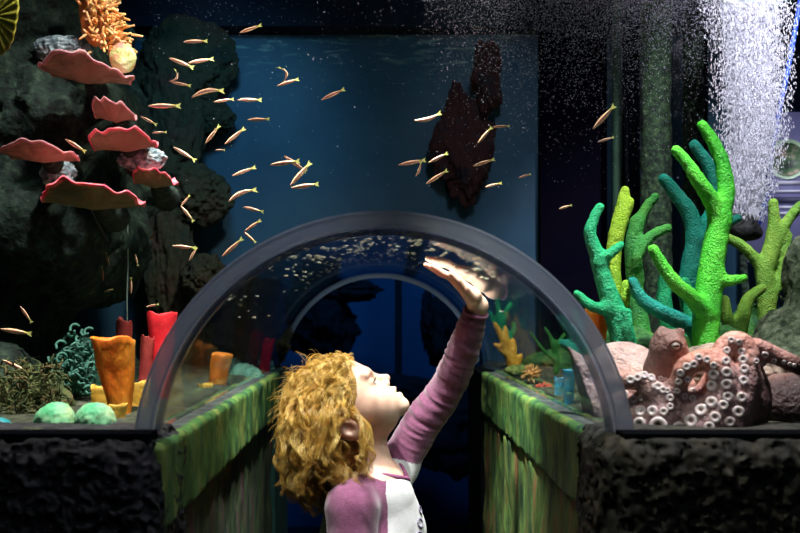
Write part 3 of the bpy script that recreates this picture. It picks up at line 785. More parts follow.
#@@SPONGES
def sponge(name, px, ytop, ybot, rt, rb, d, m, label, seed, lean=0, wob=.16, cat='sponge', hollow=.72):
    s_ = S(d); h = (ybot-ytop)*s_; c = P(px, ybot, d)
    prof = [(0.001, 0), (rb*s_, 0)]
    for k in range(1, 12): u = k/12; prof.append(((rb+(rt-rb)*u**1.15)*s_, h*u))
    prof += [(rt*s_, h), (rt*s_*.98, h*1.012), (rt*s_*.88, h*1.0)]
    for k in range(1, 7): u = 1-k/7*hollow; prof.append(((rb+(rt-rb)*u)*s_*.84, h*u))
    prof.append((.001, h*(1-hollow)))
    V, F = lathe(prof, c, 40, wob, seed, (lean/(ybot-ytop), 0))
    V = V+(.0018*fbm(V, 60, 3))[:, None]
    return tag(obj(name, V, F, m), label, cat)
M_os = mat('orange_sponge', (.75, .17, .01), (.95, .30, .02), (1.0, .45, .06), scale=22, rough=.6, bump=.8, bscale=70, sss=.15, stretch=(1, 1, .5))
M_ys = mat('yellow_sponge', (.80, .45, .05), (.85, .55, .10), scale=30, rough=.6, bump=.6, bscale=80)
M_rs = mat('red_sponge', (.60, .010, .02), (.78, .03, .04), scale=22, rough=.5, bump=.4, sss=.1)
M_drs = mat('dark_red_sponge', (.22, .02, .02), (.34, .04, .03), scale=22, rough=.6, bump=.5)
sponge('vase_sponge', 122, 340, 422, 21, 10, 1.34, M_os, 'tall orange vase sponge beside the left foot of the tunnel rim', 1, -8)
sponge('tube_sponge', 101, 387, 424, 11, 9, 1.42, M_ys, 'short yellow tube sponge left of the tall orange vase sponge', 2)
sponge('tube_sponge', 116, 405, 426, 10, 9, 1.28, M_ys, 'squat yellow tube sponge in front of the orange vase sponge', 3)
sponge('tube_sponge', 140, 382, 424, 9, 8, 1.42, M_ys, 'yellow tube sponge half hidden between the orange vase and the rim', 33)
sponge('cup_sponge', 162, 314, 405, 15, 7, 1.62, M_rs, 'bright red cup sponge right behind the left rim of the tunnel', 4, 0, .08)
sponge('cup_sponge', 122, 321, 395, 8, 6, 1.66, M_drs, 'dark red cup sponge behind the orange vase sponge', 5, 3)
sponge('cup_sponge', 144, 338, 400, 7, 6, 1.60, M_drs, 'small dull red cup sponge between the orange vase and the bright red cup', 6, 3)
# extra sponges and corals standing in for images refracted by the tunnel's left side
sponge('vase_sponge', 214, 354, 404, 11, 8, 1.84, M_os, 'slim orange sponge copy for the image refracted through the left side of the tunnel', 7, 8)
sponge('tube_sponge', 205, 384, 412, 7, 6, 1.74, M_ys, 'small yellow sponge copy, a refracted image at the foot of the slim orange one inside the left tunnel view', 8)
sponge('tube_sponge', 220, 388, 405, 6, 5, 1.80, M_os, 'stubby orange sponge copy, a refracted image right of the slim orange one in the left tunnel view', 9)
sponge('cup_sponge', 262, 340, 378, 6, 5, 2.38, M_rs, 'slanting red sponge copy for the image refracted through the far left of the tunnel', 10, 7)
V, F = blob(P(245, 382, 2.12), (17*S(2.16), .03, 16*S(2.16)), .25, 2.5, 5, 3, 12, rid=.5)
tag(obj('crust_coral', V, F, mat('refracted_mint_coral', (.10, .30, .24), (.22, .52, .38), scale=40, rough=.6, bump=1)), 'mint green crusty coral added for the image refracted through the left side of the tunnel', 'coral')
V, F = blob(P(266, 366, 2.48), (8*S(2.38), .03, 10*S(2.38)), .25, 2.5, 4, 3, 13, rid=.5)
tag(obj('crust_coral', V, F, mat('refracted_aqua_coral', (.10, .36, .38), (.25, .55, .52), scale=40, rough=.6, bump=1)), 'small aqua coral added for a refracted image beside the slanting red sponge', 'coral')
# green mounds
M_gm = mat('pale_green_coral', (.10, .55, .24), (.32, .72, .38), (.75, .82, .42), scale=26, rough=.55, bump=.4, bscale=90, sss=.15)
def mound(px, py, d, rx, ry, label, seed):
    s_ = S(d); V, F = blob(P(px, py, d), (rx*s_, rx*s_*.9, ry*s_), .11, 1.9, 5, 4, seed, rid=.3)
    tag(obj('mound_coral', V, F, M_gm), label, 'coral')
mound(55, 424, 1.20, 20, 22, 'pale green dome coral, left of the pair by the window', 1)
mound(95, 424, 1.18, 20, 22, 'pale green dome coral between its twin and the orange vase sponge', 2)
mound(158, 427, 1.32, 11, 14, 'small green dome coral just inside the left foot of the rim', 3)
V, F = blob(P(-2, 432, 1.2), (16*S(1.2), .02, 15*S(1.2)), .1, 1.5, 4, 3, 5)
tag(obj('mound_coral', V, F, mat('teal_coral', (.01, .25, .30), (.02, .40, .42), scale=20, rough=.5)), 'teal dome coral cut off by the left edge', 'coral')
# curly polyp carpet behind the mounds
parts = []
for i in range(150):
    x, y = rr.gauss(80, 12), rr.gauss(368, 16); d = 1.52+rr.uniform(-.03, .03); p0 = P(x, y, d)
    q = rr.uniform(0, 2*PI)
    pts = [p0+A3(.007*math.cos(q+k*1.1), -.003*k, .007*math.sin(q+k*1.1)) for k in range(4)]
    parts.append(tube(pts, [.0024]*4, 6, 3))
parts.append(blob(P(80, 376, 1.60), (25*S(1.6), .05, 40*S(1.6)), .2, 2, 4, 3, 2))
V, F = join(parts); tag(obj('polyp_coral', V, F, mat('dusky_teal_polyp', (.02, .09, .07), (.06, .22, .16), scale=30, rough=.6)), 'dark teal clump of curly polyps left of the orange vase sponge', 'coral')
# rubble of twiggy growth low on the left
parts = []
for i in range(520):
    x, y = rr.uniform(-5, 62), rr.uniform(365, 425); d = 1.36+rr.uniform(-.05, .06); p0 = P(x, y, d)
    dr = A3(rr.gauss(0, 1), rr.gauss(0, .5), rr.gauss(0, 1)); dr /= np.linalg.norm(dr)
    parts.append(tube([p0, p0+dr*.010+A3(.002, 0, .002), p0+dr*.018], [.0012, .0015, .0010], 5, 2))
parts.append(blob(P(20, 412, 1.44), (55*S(1.44), .06, 38*S(1.44)), .2, 2.4, 5, 4, 9))
V, F = join(parts); tag(obj('algae_tangle', V, F, mat('olive_algae', (.02, .04, .015), (.08, .11, .03), (.16, .08, .04), scale=30, rough=.8, bump=.8)), 'olive tangle of twiggy algae over rubble in the lower left corner', 'algae', kind='stuff')

#@@GREENS
def branchy(name, chains, m, label, h=.0035, k=.010, amp=.0012, cat='coral'):
    allp = []
    for ch in chains:
        for x, y, d, r in ch: allp.append(P(x, y, d))
    allp = np.array(allp); mg = .035
    f = Field(allp.min(0)-mg, allp.max(0)+mg, h)
    for ch in chains:
        pts = [P(x, y, d) for x, y, d, r in ch]; rad = [r*S(d) for x, y, d, r in ch]
        f.chain(pts, rad, k, 5)
    if amp: f.displace(lambda p: ridged(p, 150, 1), amp)
    V, F = f.mesh(); return tag(obj(name, V, F, m), label, cat)
def green(name, a, b, c=None, s=1.0): return mat(name, a, b, c, scale=12, rough=.5, bump=1.0, bscale=330, bdist=.005, sss=.08, pos=(.35, .5, .66))
G1 = green('bright_green_coral', (.03, .42, .03), (.07, .60, .03), (.14, .68, .05))
T1 = green('teal_coral_branch', (.0, .17, .14), (.0, .27, .22), (.01, .35, .27))
G2 = green('emerald_coral', (.0, .30, .11), (.01, .42, .17), (.02, .50, .18))
Y1 = green('lime_coral', (.22, .50, .02), (.36, .62, .03), (.45, .70, .06))
G3 = green('leaf_green_coral', (.02, .22, .05), (.05, .34, .06), (.10, .42, .06))
G4 = green('moss_lime_coral', (.08, .25, .03), (.18, .40, .04), (.30, .50, .06))
d = 1.45
branchy('finger_coral', [[(706, 372, d, 13), (706, 330, d, 13), (708, 300, d, 13), (711, 270, d, 12), (716, 240, d, 11.5), (722, 212, d, 9.5), (726, 190, d, 8), (722, 162, d, 7), (713, 142, d, 6), (702, 125, d, 4.6)],
    [(720, 222, d, 9), (711, 200, d-.01, 8), (698, 180, d-.02, 6.8), (687, 163, d-.02, 5.8), (676, 150, d-.02, 4.6)],
    [(704, 312, d-.01, 9), (690, 296, d-.03, 7.5), (676, 284, d-.04, 6.8), (664, 268, d-.04, 6.2), (653, 249, d-.04, 5)],
    [(712, 270, d, 7), (724, 280, d-.01, 5.5), (735, 280, d-.01, 5), (744, 278, d-.01, 4)]], G1, 'tallest bright green finger coral, in front of the bubble column')
d = 1.60
branchy('finger_coral', [[(700, 372, d, 12), (696, 330, d, 12), (690, 290, d, 10.5), (692, 262, d, 10), (697, 238, d, 9)], [(697, 240, d, 9), (690, 214, d, 8), (676, 194, d, 6.6), (664, 179, d, 5.4)],
    [(698, 236, d, 8), (712, 214, d+.02, 7.5), (716, 190, d+.02, 7), (708, 165, d+.02, 6), (694, 145, d+.02, 5)],
    [(700, 240, d, 6), (722, 226, d, 5), (738, 218, d, 4)]], T1, 'tall dark teal finger coral close behind the tallest bright green one')
d = 1.50
branchy('finger_coral', [[(698, 330, d, 9), (682, 322, d-.02, 8), (664, 313, d-.03, 7.5), (648, 304, d-.03, 6.8), (638, 294, d-.03, 6), (633, 282, d-.03, 5)], [(698, 330, d, 9), (702, 355, d, 9), (702, 385, d, 10)]], T1, 'teal finger coral with one arm curving left in front of the green trunks')
branchy('finger_coral', [[(672, 372, 1.58, 9), (668, 330, 1.58, 8), (664, 300, 1.58, 7.5), (664, 280, 1.58, 6)], [(672, 345, 1.58, 8), (688, 330, 1.58, 7), (690, 300, 1.58, 6), (684, 282, 1.58, 5)]], G2, 'short emerald finger coral standing behind the octopus head')
d = 1.46
branchy('finger_coral', [[(626, 365, d, 12), (620, 332, d, 11), (612, 305, d, 10), (604, 280, d, 8.5), (597, 255, d, 7), (590, 234, d, 6), (594, 218, d, 5), (600, 207, d, 4.2)],
    [(600, 262, d, 6), (610, 254, d-.01, 5), (621, 245, d-.01, 3.8)], [(614, 306, d, 6), (603, 309, d-.01, 6), (590, 305, d-.01, 5), (577, 294, d-.01, 4)],
    [(630, 345, d-.01, 6), (628, 328, d-.02, 5.2), (627, 312, d-.02, 4.2)]], G2, 'emerald finger coral nearest the right side of the tunnel rim')
d = 1.52
branchy('finger_coral', [[(620, 345, d, 8), (617, 310, d, 8), (613, 282, d, 8), (613, 258, d, 7.6), (617, 230, d, 6.8), (621, 208, d, 5.6), (625, 191, d, 4.6)], [(617, 234, d, 6), (625, 215, d-.005, 5), (630, 202, d-.005, 4.2)], [(618, 312, d, 7), (624, 300, d-.03, 5.5), (626, 285, d-.03, 5)]], Y1, 'lime yellow finger coral between the emerald and leaf green ones')
d = 1.56
branchy('finger_coral', [[(645, 365, d, 10), (641, 330, d, 9), (636, 295, d, 8), (633, 268, d, 7.5), (632, 245, d, 7), (636, 222, d, 6)], [(634, 250, d, 6), (638, 225, d, 5.6), (646, 208, d, 4.8), (655, 197, d, 4.2)], [(637, 280, d, 6), (637, 258, d-.02, 5.8), (646, 241, d-.02, 5.4), (658, 232, d-.02, 5), (668, 228, d-.02, 4.2)]], G3, 'leaf green finger coral with three curved tips next to the mossy pipe')
d = 1.78
branchy('finger_coral', [[(768, 392, d, 10), (768, 345, d, 9), (767, 310, d, 8.5), (765, 275, d, 8), (771, 245, d, 6.5), (774, 222, d, 5.5), (773, 203, d, 4.5)], [(768, 262, d, 6), (777, 240, d, 5.5), (787, 222, d, 5), (800, 206, d, 4.6), (815, 200, d, 4)],
    [(765, 280, d, 6), (757, 262, d, 5.5), (742, 246, d, 5), (728, 238, d, 4.5)], [(769, 300, d, 6), (780, 280, d, 5.5), (785, 255, d, 5), (788, 236, d, 4)]], G4, 'mossy lime finger coral between the bubble column and the right edge')
branchy('finger_coral', [[(742, 392, 1.70, 9), (738, 345, 1.70, 8), (742, 320, 1.70, 7), (748, 300, 1.70, 6), (762, 288, 1.70, 4.5)], [(738, 345, 1.70, 7), (728, 322, 1.70, 6), (724, 300, 1.70, 5)]], G4, 'low mossy coral stump in the gap right of the tallest green coral')
# mossy hummocks the corals grow out of
for x, y, d, rx, ry, lab, sd in ((700, 372, 1.62, 70, 44, 'dark green mossy hummock under the tallest green coral', 1), (628, 378, 1.58, 42, 50, 'mossy green hummock under the emerald and lime corals', 2), (762, 360, 1.86, 50, 50, 'mossy hummock behind the craggy rock', 3), (572, 372, 2.42, 52, 22, 'dark weedy hummock behind the right side of the tunnel', 4)):
    s_ = S(d); V, F = blob(P(x, y, d), (rx*s_, .10, ry*s_), .22, 2.2, 5, 4, sd, rid=.4)
    tag(obj('mossy_hummock', V, F, mat('moss_%d' % sd, (.008, .05, .015), (.03, .14, .03), (.08, .24, .04), scale=30, rough=.85, bump=1, bscale=90, bdist=.006)), lab, 'rock')

# seen through the right side of the tunnel
def px_out(px, py, extra=.04): return tube_exit(px, py)+extra
print('exit', [(q, round(tube_exit(*q), 3)) for q in ((500, 330), (505, 345), (535, 375), (545, 390), (566, 395), (590, 340), (570, 350), (610, 430), (262, 360), (243, 385), (213, 385), (505, 365))])
d = 2.32
branchy('branch_coral', [[(512, 368, d, 5), (508, 345, d, 5), (503, 330, d, 4.5), (500, 318, d, 3.5)], [(503, 332, d, 3), (494, 322, d, 2.6), (490, 312, d, 2)], [(501, 322, d, 3), (498, 308, d, 2.4), (497, 300, d, 2)], [(502, 322, d, 3), (507, 310, d, 2.4), (511, 304, d, 2)], [(506, 340, d, 3), (513, 332, d, 2.6), (514, 324, d, 2)]], G2, 'little emerald branching coral seen through the tunnel behind the raised sleeve')
d = 2.30
branchy('branch_coral', [[(514, 376, d, 5.5), (511, 360, d, 5), (506, 346, d, 4.2), (500, 334, d, 3.2), (495, 324, d, 2.2)], [(509, 356, d, 3.2), (501, 350, d, 2.6), (495, 344, d, 1.8)], [(512, 362, d, 3.4), (514, 350, d, 2.6), (513, 340, d, 1.9)], [(505, 344, d, 2.6), (506, 334, d, 2.2), (505, 327, d, 1.6)], [(513, 370, d, 3.2), (519, 362, d, 2.4), (521, 355, d, 1.8)]], mat('amber_coral', (.85, .40, .02), (.95, .60, .08), scale=30, rough=.5, bump=.5), 'amber branching sponge on the far right ledge seen through the tunnel')
d = 1.66
branchy('branch_coral', [[(582, 352, d, 6), (574, 338, d, 5.5), (566, 326, d, 4.5), (560, 318, d, 3.5)], [(580, 350, d, 5), (582, 335, d, 4.5), (578, 322, d, 3.5), (574, 312, d, 2.6)], [(584, 352, d, 5), (570, 348, d, 4), (562, 342, d, 3)], [(586, 352, d, 6), (590, 362, d, 8), (592, 390, d, 9)]], T1, 'teal hand-shaped coral behind the pale octopus web')
d = 2.0
branchy('branch_coral', [[(556, 372, d, 3), (556, 355, d, 2.6), (552, 340, d, 2.2), (545, 328, d, 1.8)], [(554, 348, d, 2.2), (562, 338, d, 2), (568, 330, d, 1.6)], [(556, 360, d, 2.4), (545, 352, d, 2), (536, 340, d, 1.7), (530, 332, d, 1.4)], [(553, 343, d, 2), (562, 345, d, 1.8), (574, 341, d, 1.4)]], G3, 'thin spindly green branching coral in the middle of the right tunnel view', amp=0)
for x, y, r, m, lab, sd in ((531, 372, 7, mat('peach_coral', (.75, .38, .12), (.85, .5, .25), scale=50, bump=.8), 'peach coral tuft on the right ledge seen through the tunnel', 1), (544, 391, 7.5, mat('coral_red', (.75, .06, .05), (.85, .16, .10), scale=50, bump=.8), 'bright red coral tuft next to the peach one', 2)):
    d = px_out(x, y, .12); parts = [blob(P(x, y+2, d), (r*S(d), r*S(d)*.8, r*S(d)*.8), .25, 2.5, 4, 3, sd)]
    for i in range(50):
        dr = A3(rr.gauss(0, 1), rr.gauss(-.3, .8), rr.gauss(.5, .8)); dr /= np.linalg.norm(dr); p0 = P(x, y+2, d)+dr*r*S(d)*.7
        parts.append(tube([p0, p0+dr*.006, p0+dr*.011], [.002, .002, .0014], 5, 2))
    V, F = join(parts); tag(obj('tuft_coral', V, F, m), lab, 'coral')
M_bl = mat('blue_sponge', (.02, .25, .50), (.05, .42, .65), (.25, .65, .75), scale=40, rough=.5, bump=.5)
for x, yt, yb, r, lab, sd in ((559, 378, 408, 4.5, 'shorter blue tube sponge, left of the blue pair', 1), (569, 370, 414, 5.5, 'taller blue tube sponge beside the pale octopus web', 2)):
    d = px_out(x, yt+20, .09); sponge('tube_sponge', x, yt, yb, r, r*.9, d, M_bl, lab, sd+20)
V, F = blob(P(520, 371, 2.05), (15*S(1.9), .03, 6*S(1.9)), .3, 2.5, 4, 3, 4, rid=.4)
tag(obj('algae_cushion', V, F, mat('yellow_green_algae', (.15, .25, .05), (.35, .42, .12), scale=60, rough=.8, bump=1)), 'yellow-green algae cushion around the amber branching sponge', 'algae')
sponge('vase_sponge', 597, 311, 362, 12, 6, 1.50, M_os, 'orange vase sponge just outside the right side of the rim', 40)

#@@OCTOPUS
ob = empty('octopus', P(700, 432, 1.2), 'pinkish brown octopus with pale suckers clinging behind the front window on the right', 'octopus')
f = Field(P(545, 452, 1.12), P(880, 312, 1.50)+A3(0, 0, .01), .0032)
D = 1.20
def oe(px, py, d, rx, ry, rd, k=.015, R=None): f.ell(P(px, py, d), (rx*S(d), rd, ry*S(d)), k, R)
def oc(pts, k=.005, n=5):
    f.chain([P(x, y, d) for x, y, d, r in pts], [r*S(d) for x, y, d, r in pts], k, n)
# mantle and web on the left, leaning on the tunnel
oc([(568, 349, 1.36, 3), (575, 362, 1.36, 9), (586, 384, 1.36, 16), (598, 408, 1.35, 22), (608, 436, 1.34, 26)], .02)
oe(622, 372, 1.36, 40, 30, .045, .02); oe(615, 412, 1.33, 34, 36, .04, .02); oe(655, 392, 1.32, 45, 30, .05, .02)
oe(575, 382, 1.37, 8, 16, .02, .012); oe(583, 410, 1.355, 10, 22, .02, .012)
# head
oe(669, 352, 1.215, 19, 23, .030, .012); oc([(660, 345, 1.215, 9), (661, 336, 1.215, 6), (662, 328, 1.215, 2.6)], .006); oc([(676, 340, 1.215, 7), (680, 332, 1.215, 4)], .006)
oe(675, 347, 1.193, 7.5, 7, .010, .006)
oe(664, 372, 1.24, 20, 20, .035, .02)
# rock-like back behind the arms is separate; arms
oc([(596, 388, 1.20, 8), (612, 384, 1.19, 9), (628, 380, 1.185, 9.5), (644, 382, 1.18, 9), (656, 392, 1.175, 9), (664, 408, 1.17, 10), (660, 426, 1.17, 12)])
oc([(650, 392, 1.175, 8), (668, 392, 1.17, 9.5), (679, 382, 1.165, 10), (686, 368, 1.16, 10.5), (698, 361, 1.16, 11), (712, 362, 1.155, 12), (723, 372, 1.15, 13), (724, 392, 1.15, 15), (716, 414, 1.15, 18), (706, 440, 1.15, 20)], .008)
oc([(716, 372, 1.165, 9), (722, 352, 1.165, 10), (732, 342, 1.165, 10.5), (743, 345, 1.165, 11), (747, 360, 1.16, 12), (744, 382, 1.155, 14), (738, 404, 1.15, 15), (732, 436, 1.15, 17)], .008)
oc([(742, 346, 1.18, 9), (756, 348, 1.18, 9.5), (770, 354, 1.18, 9.5), (786, 361, 1.18, 9), (804, 369, 1.18, 8), (830, 384, 1.19, 7), (850, 400, 1.2, 4)])
# broad sucker web in the middle and the dark web on the right
oe(692, 420, 1.185, 62, 30, .032, .02); oe(735, 400, 1.19, 36, 46, .035, .02); oe(640, 424, 1.20, 34, 16, .028, .015)
oe(798, 408, 1.245, 58, 36, .050, .02); oe(640, 405, 1.22, 26, 20, .03, .02)
def sk(p):
    return .7*fbm(p, 38, 3)+.3*fbm(p, 110, 2)
f.displace(sk, .0026)
zi = int((EYE-.158-f.lo[2])/f.h); f.F[:, :, :max(zi, 1)] = .01
yi = max(0, int(math.ceil((1.108-f.lo[1])/f.h))); f.F[:, :yi, :] = np.maximum(f.F[:, :yi, :], .002)
# keep clear of the tunnel shell
Xg = f.ax[0][:, None, None]; Zg = f.ax[2][None, None, :]
f.F = np.maximum(f.F, ((.306-np.sqrt((Xg-AX_X)**2+(Zg-AX_Z)**2))).astype(np.float32))
OV, OFc = f.mesh()
# skin colour by the region of the animal
def oct_mat():
    m = mat('octopus_skin', (.34, .22, .20), (.56, .41, .37), scale=24, rough=.42, bump=1.0, bscale=110, bdist=.008, sss=.12, spec=.25)
    nt = m.node_tree; N = nt.nodes; L = nt.links; b_ = N['Principled BSDF']; src = b_.inputs['Base Color'].links[0].from_socket
    at = N.new('ShaderNodeAttribute'); at.attribute_name = 'skin'
    mx = N.new('ShaderNodeMix'); mx.data_type = 'RGBA'; mx.blend_type = 'MULTIPLY'; mx.inputs['Factor'].default_value = 1
    L.new(src, mx.inputs[6]); L.new(at.outputs['Color'], mx.inputs[7]); L.new(mx.outputs[2], b_.inputs['Base Color']); return m
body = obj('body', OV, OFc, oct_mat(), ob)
pxs = 377+900*OV[:, 0]/OV[:, 1]; pys = 311-900*(OV[:, 2]-EYE)/OV[:, 1]
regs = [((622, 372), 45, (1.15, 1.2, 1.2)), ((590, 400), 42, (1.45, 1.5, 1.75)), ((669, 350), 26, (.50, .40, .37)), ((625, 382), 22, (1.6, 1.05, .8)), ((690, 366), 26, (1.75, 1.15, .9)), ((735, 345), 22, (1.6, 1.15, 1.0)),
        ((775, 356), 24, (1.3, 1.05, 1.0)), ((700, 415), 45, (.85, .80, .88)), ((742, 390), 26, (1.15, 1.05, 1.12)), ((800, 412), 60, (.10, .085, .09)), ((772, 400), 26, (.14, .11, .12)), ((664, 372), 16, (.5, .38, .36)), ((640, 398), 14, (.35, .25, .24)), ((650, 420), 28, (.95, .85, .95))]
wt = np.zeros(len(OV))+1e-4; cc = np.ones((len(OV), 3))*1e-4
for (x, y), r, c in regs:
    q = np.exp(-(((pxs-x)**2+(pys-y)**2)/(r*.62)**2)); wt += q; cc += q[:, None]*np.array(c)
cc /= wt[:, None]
at = body.data.color_attributes.new('skin', 'FLOAT_COLOR', 'POINT')
at.data.foreach_set('color', np.concatenate([cc, np.ones((len(cc), 1))], 1).astype(np.float32).ravel())
bvh = BVHTree.FromPolygons([Vector(v) for v in OV], [list(map(int, q)) for q in OFc])
def hit(px, py):
    o_ = Vector((0, 0, EYE)); t_ = Vector(P(px, py, 1.0))-o_
    return bvh.ray_cast(o_, t_.normalized(), 5)
# suckers: little cups with a rim and a dark centre
a_ = np.linspace(0, 2*PI, 18, endpoint=False)
prof = [(.0, -.5), (.80, -.5), (1.0, .0), (.98, .22), (.80, .36), (.52, .34), (.34, .20), (.22, .0), (.0, -.05)]
sv, sf = lathe([(max(r, .001), z) for r, z in prof], (0, 0, 0), 18)
mi = []
for k in range(len(prof)-1): mi += [1 if k >= 6 else 0]*18
sme = mesh('sucker', sv, sf, [mat('pale_sucker', (.74, .64, .62), (.80, .70, .68), scale=300, rough=.35, sss=.1, coat=.3), mat('sucker_pit', (.50, .38, .36), rough=.6)], mi)
Z4 = [(320, 280, 24), (375, 270, 23), (447, 215, 20), (452, 255, 20), (447, 305, 21), (313, 328, 24), (375, 322, 24), (380, 375, 22), (440, 378, 23), (310, 400, 25), (360, 412, 22), (266, 435, 28), (325, 465, 25), (425, 440, 25), (387, 484, 23), (223, 481, 30), (80, 500, 38), (165, 515, 32), (130, 380, 17), (192, 374, 15), (228, 350, 14), (228, 384, 15), (130, 418, 16), (102, 440, 19), (52, 440, 17), (240, 283, 18), (85, 330, 15), (8, 440, 18), (6, 380, 15), (502, 222, 13), (540, 195, 15), (532, 230, 16), (580, 220, 12), (600, 247, 10), (622, 226, 10), (558, 262, 13), (648, 235, 9), (668, 240, 9), (590, 262, 9), (620, 262, 8), (255, 205, 17), (232, 235, 17), (202, 245, 17), (176, 272, 17), (168, 310, 16), (205, 300, 14), (428, 140, 15), (375, 175, 16), (395, 130, 15), (440, 180, 16), (372, 220, 18), (290, 215, 16), (320, 240, 16), (120, 350, 13), (160, 350, 13), (55, 300, 12), (90, 295, 12), (25, 285, 12), (60, 330, 11), (110, 300, 10), (300, 505, 22)]
Z5 = [(205, 378, 13), (225, 372, 12), (245, 365, 12), (265, 372, 12), (285, 398, 13), (300, 408, 11), (235, 470, 17), (270, 469, 16), (215, 436, 13), (190, 420, 11), (232, 505, 18)]
pts = [(640+x/4.33, 310+y/4.33, r/4.33) for x, y, r in Z4]+[(560+x/2.912, 250+y/2.912, r/2.912) for x, y, r in Z5]
for px, py, r in pts:
    loc, nor, ix, dist = hit(px, py)
    if loc is None or loc.y > 1.28: continue
    nor = Vector(nor); view = (Vector((0, 0, EYE))-loc).normalized()
    if nor.dot(view) < 0: nor = -nor
    nor = (nor*.55+view*.45).normalized()
    q = bpy.data.objects.new('sucker', sme); COL.objects.link(q); q.parent = ob
    q.location = loc-Vector(ob.location)+nor*.0006; q.rotation_euler = nor.to_track_quat('Z', 'Y').to_euler()
    s_ = r*S(loc.y)*1.02; q.scale = (s_, s_, s_)
loc, nor, ix, dist = hit(675, 346)
ev, ef = ico(4); eye = obj('eye', ev*np.array([5.2, 4.2, 4.4])*S(1.19)+np.array(loc)+A3(0, .0005, 0), [ef], mat('octopus_eye', (.50, .42, .36), rough=.25, coat=.6), ob)
pv = ev*np.array([3.2, 1.2, 1.3])*S(1.19)+np.array(loc)+A3(0, -.0048, 0); obj('pupil', pv, [ef], mat('dark_slit', (.02, .015, .015), rough=.2), eye)
lid = [np.array(loc)+A3(6.4*S(1.19)*math.cos(q), -.0010, 5.2*S(1.19)*math.sin(q)) for q in np.linspace(0, 2*PI, 25)]
V, F = tube(lid, [.0024]*25, 8, 1, False); obj('eyelid', V, F, mat('brown_eyelid', (.20, .09, .07), (.28, .14, .11), scale=60, rough=.5), eye)
# pinkish boulder the octopus drapes over
V, F = blob(P(724, 376, 1.36), (60*S(1.36), .09, 30*S(1.36)), .16, 2.2, 5, 4, 3, rid=.5)
tag(obj('boulder', V, F, mat('sandy_boulder', (.10, .07, .05), (.30, .22, .17), (.48, .38, .31), scale=60, rough=.85, bump=1, bscale=120, bdist=.005)), 'sandy speckled boulder behind the octopus between its head and arms', 'rock')

#@@FISH
def fish_mesh(bend):
    n = 22; V = []; F = []; mi = []; seg = 12
    for i in range(n+1):
        u = i/n; x = -.5+u*.86
        r = .058*math.sin(min(1, .10+u*1.9)*PI/2)*(1-.62*max(0, (u-.55)/.45)**1.4) if u > 0 else .008
        cz = bend*(x*x)*1.6
        for j in range(seg):
            a_ = 2*PI*j/seg; V.append((x, r*.62*math.cos(a_), cz+r*1.10*math.sin(a_)))
    for i in range(n):
        for j in range(seg):
            F.append((i*seg+j, i*seg+(j+1) % seg, (i+1)*seg+(j+1) % seg, (i+1)*seg+j))
            a_ = 2*PI*(j+.5)/seg; s_ = math.sin(a_)
            mi.append(1 if abs(s_) < .30 else (2 if i > n*.82 else 0))
    caps = [np.array([list(range(seg))[::-1], [n*seg+j for j in range(seg)]])]
    return np.array(V), [np.array(F)]+caps, mi+[0, 2]
M_f1 = mat('orange_fish_flank', (.92, .50, .28), (.98, .66, .42), scale=6, rough=.35, spec=.6)
M_f2 = mat('dark_fish_stripe', (.16, .06, .045), rough=.5)
M_f3 = mat('yellow_fish_tail', (.65, .62, .12), rough=.4)
M_f4 = mat('pale_fish_tail', (.60, .62, .20), rough=.4, transl=.3)
fmeshes = {}
for bd in (0, .22, -.22, .9):
    V, F, mi = fish_mesh(bd); bm_ = mesh('fish_body', V, F, [M_f1, M_f2, M_f3], mi)
    zt = bd*.36*.36*1.6; sl = bd*.36*3.2
    tv = []
    for yy in (-.006, .006): tv += [(.34, yy, zt-.025), (.34, yy, zt+.025), (.50, yy, zt+sl*.14+.075), (.455, yy, zt+sl*.1), (.50, yy, zt+sl*.14-.075)]
    tf = [(0, 1, 2, 3), (0, 3, 4, 4), (5, 8, 7, 6)]
    tf = [np.array([(0, 3, 2, 1), (5, 6, 7, 8), (0, 1, 6, 5), (1, 2, 7, 6), (2, 3, 8, 7), (3, 4, 9, 8), (4, 0, 5, 9)]), np.array([(0, 4, 3), (5, 8, 9)])]
    fmeshes[bd] = (bm_, mesh('fish_tail', np.array(tv), tf, M_f4, smooth=False))
fl = []
def F_(x0, y0, x1, y1, w, bd=0, d=None): fl.append((x0, y0, x1, y1, w, bd, d))
F_(183, 42, 208, 41, 'level in front of the murky rock high on the backdrop')
F_(239, 33, 262, 25, 'climbing to the right, highest of all the fish')
F_(169, 58, 194, 68, 'slanting down into the nose of a level one, upper left')
F_(188, 63, 214, 59, 'almost level, meeting a downward slanting one, upper left')
F_(174, 84, 180, 71, 'curled, making the upper half of a loop by the murky rock', .9)
F_(171, 82, 191, 86, 'level, closing the loop below the curled one')
F_(191, 94, 224, 88, 'arched, longest of the upper left shoal', -.22)
F_(214, 102, 234, 99, 'pale and faint, nose to tail left of a level bright fish')
F_(237, 100, 262, 100, 'bright and level, following the pale faint fish')
F_(148, 106, 181, 106, 'long and level right of the small crumpled plate coral')
F_(247, 120, 270, 119, 'level and alone beneath the bright level pair')
F_(205, 144, 220, 125, 'steeply climbing, left one of the two parallel climbers')
F_(225, 144, 245, 128, 'steeply climbing, right one of the two parallel climbers')
F_(152, 133, 167, 132, 'short and level just above the grey lettuce coral')
F_(173, 147, 196, 161, 'diving to the right beside the grey lettuce coral')
F_(215, 150, 225, 150, 'tiny and pale under the two parallel climbers')
F_(277, 86, 299, 79, 'pointing slightly up, below a hooked pale one')
F_(289, 81, 284, 65, 'pale and hooked, upright above another in the upper middle', .9)
F_(321, 100, 345, 89, 'climbing rightward, alone in the upper middle of the blue water')
F_(140, 116, 157, 125, 'diving right over the pink-rimmed plate coral')
F_(232, 176, 256, 167, 'climbing gently above another arched one left of the tangled cluster')
F_(227, 199, 256, 187, 'arched and climbing, above the left shoulder of the tunnel', -.22)
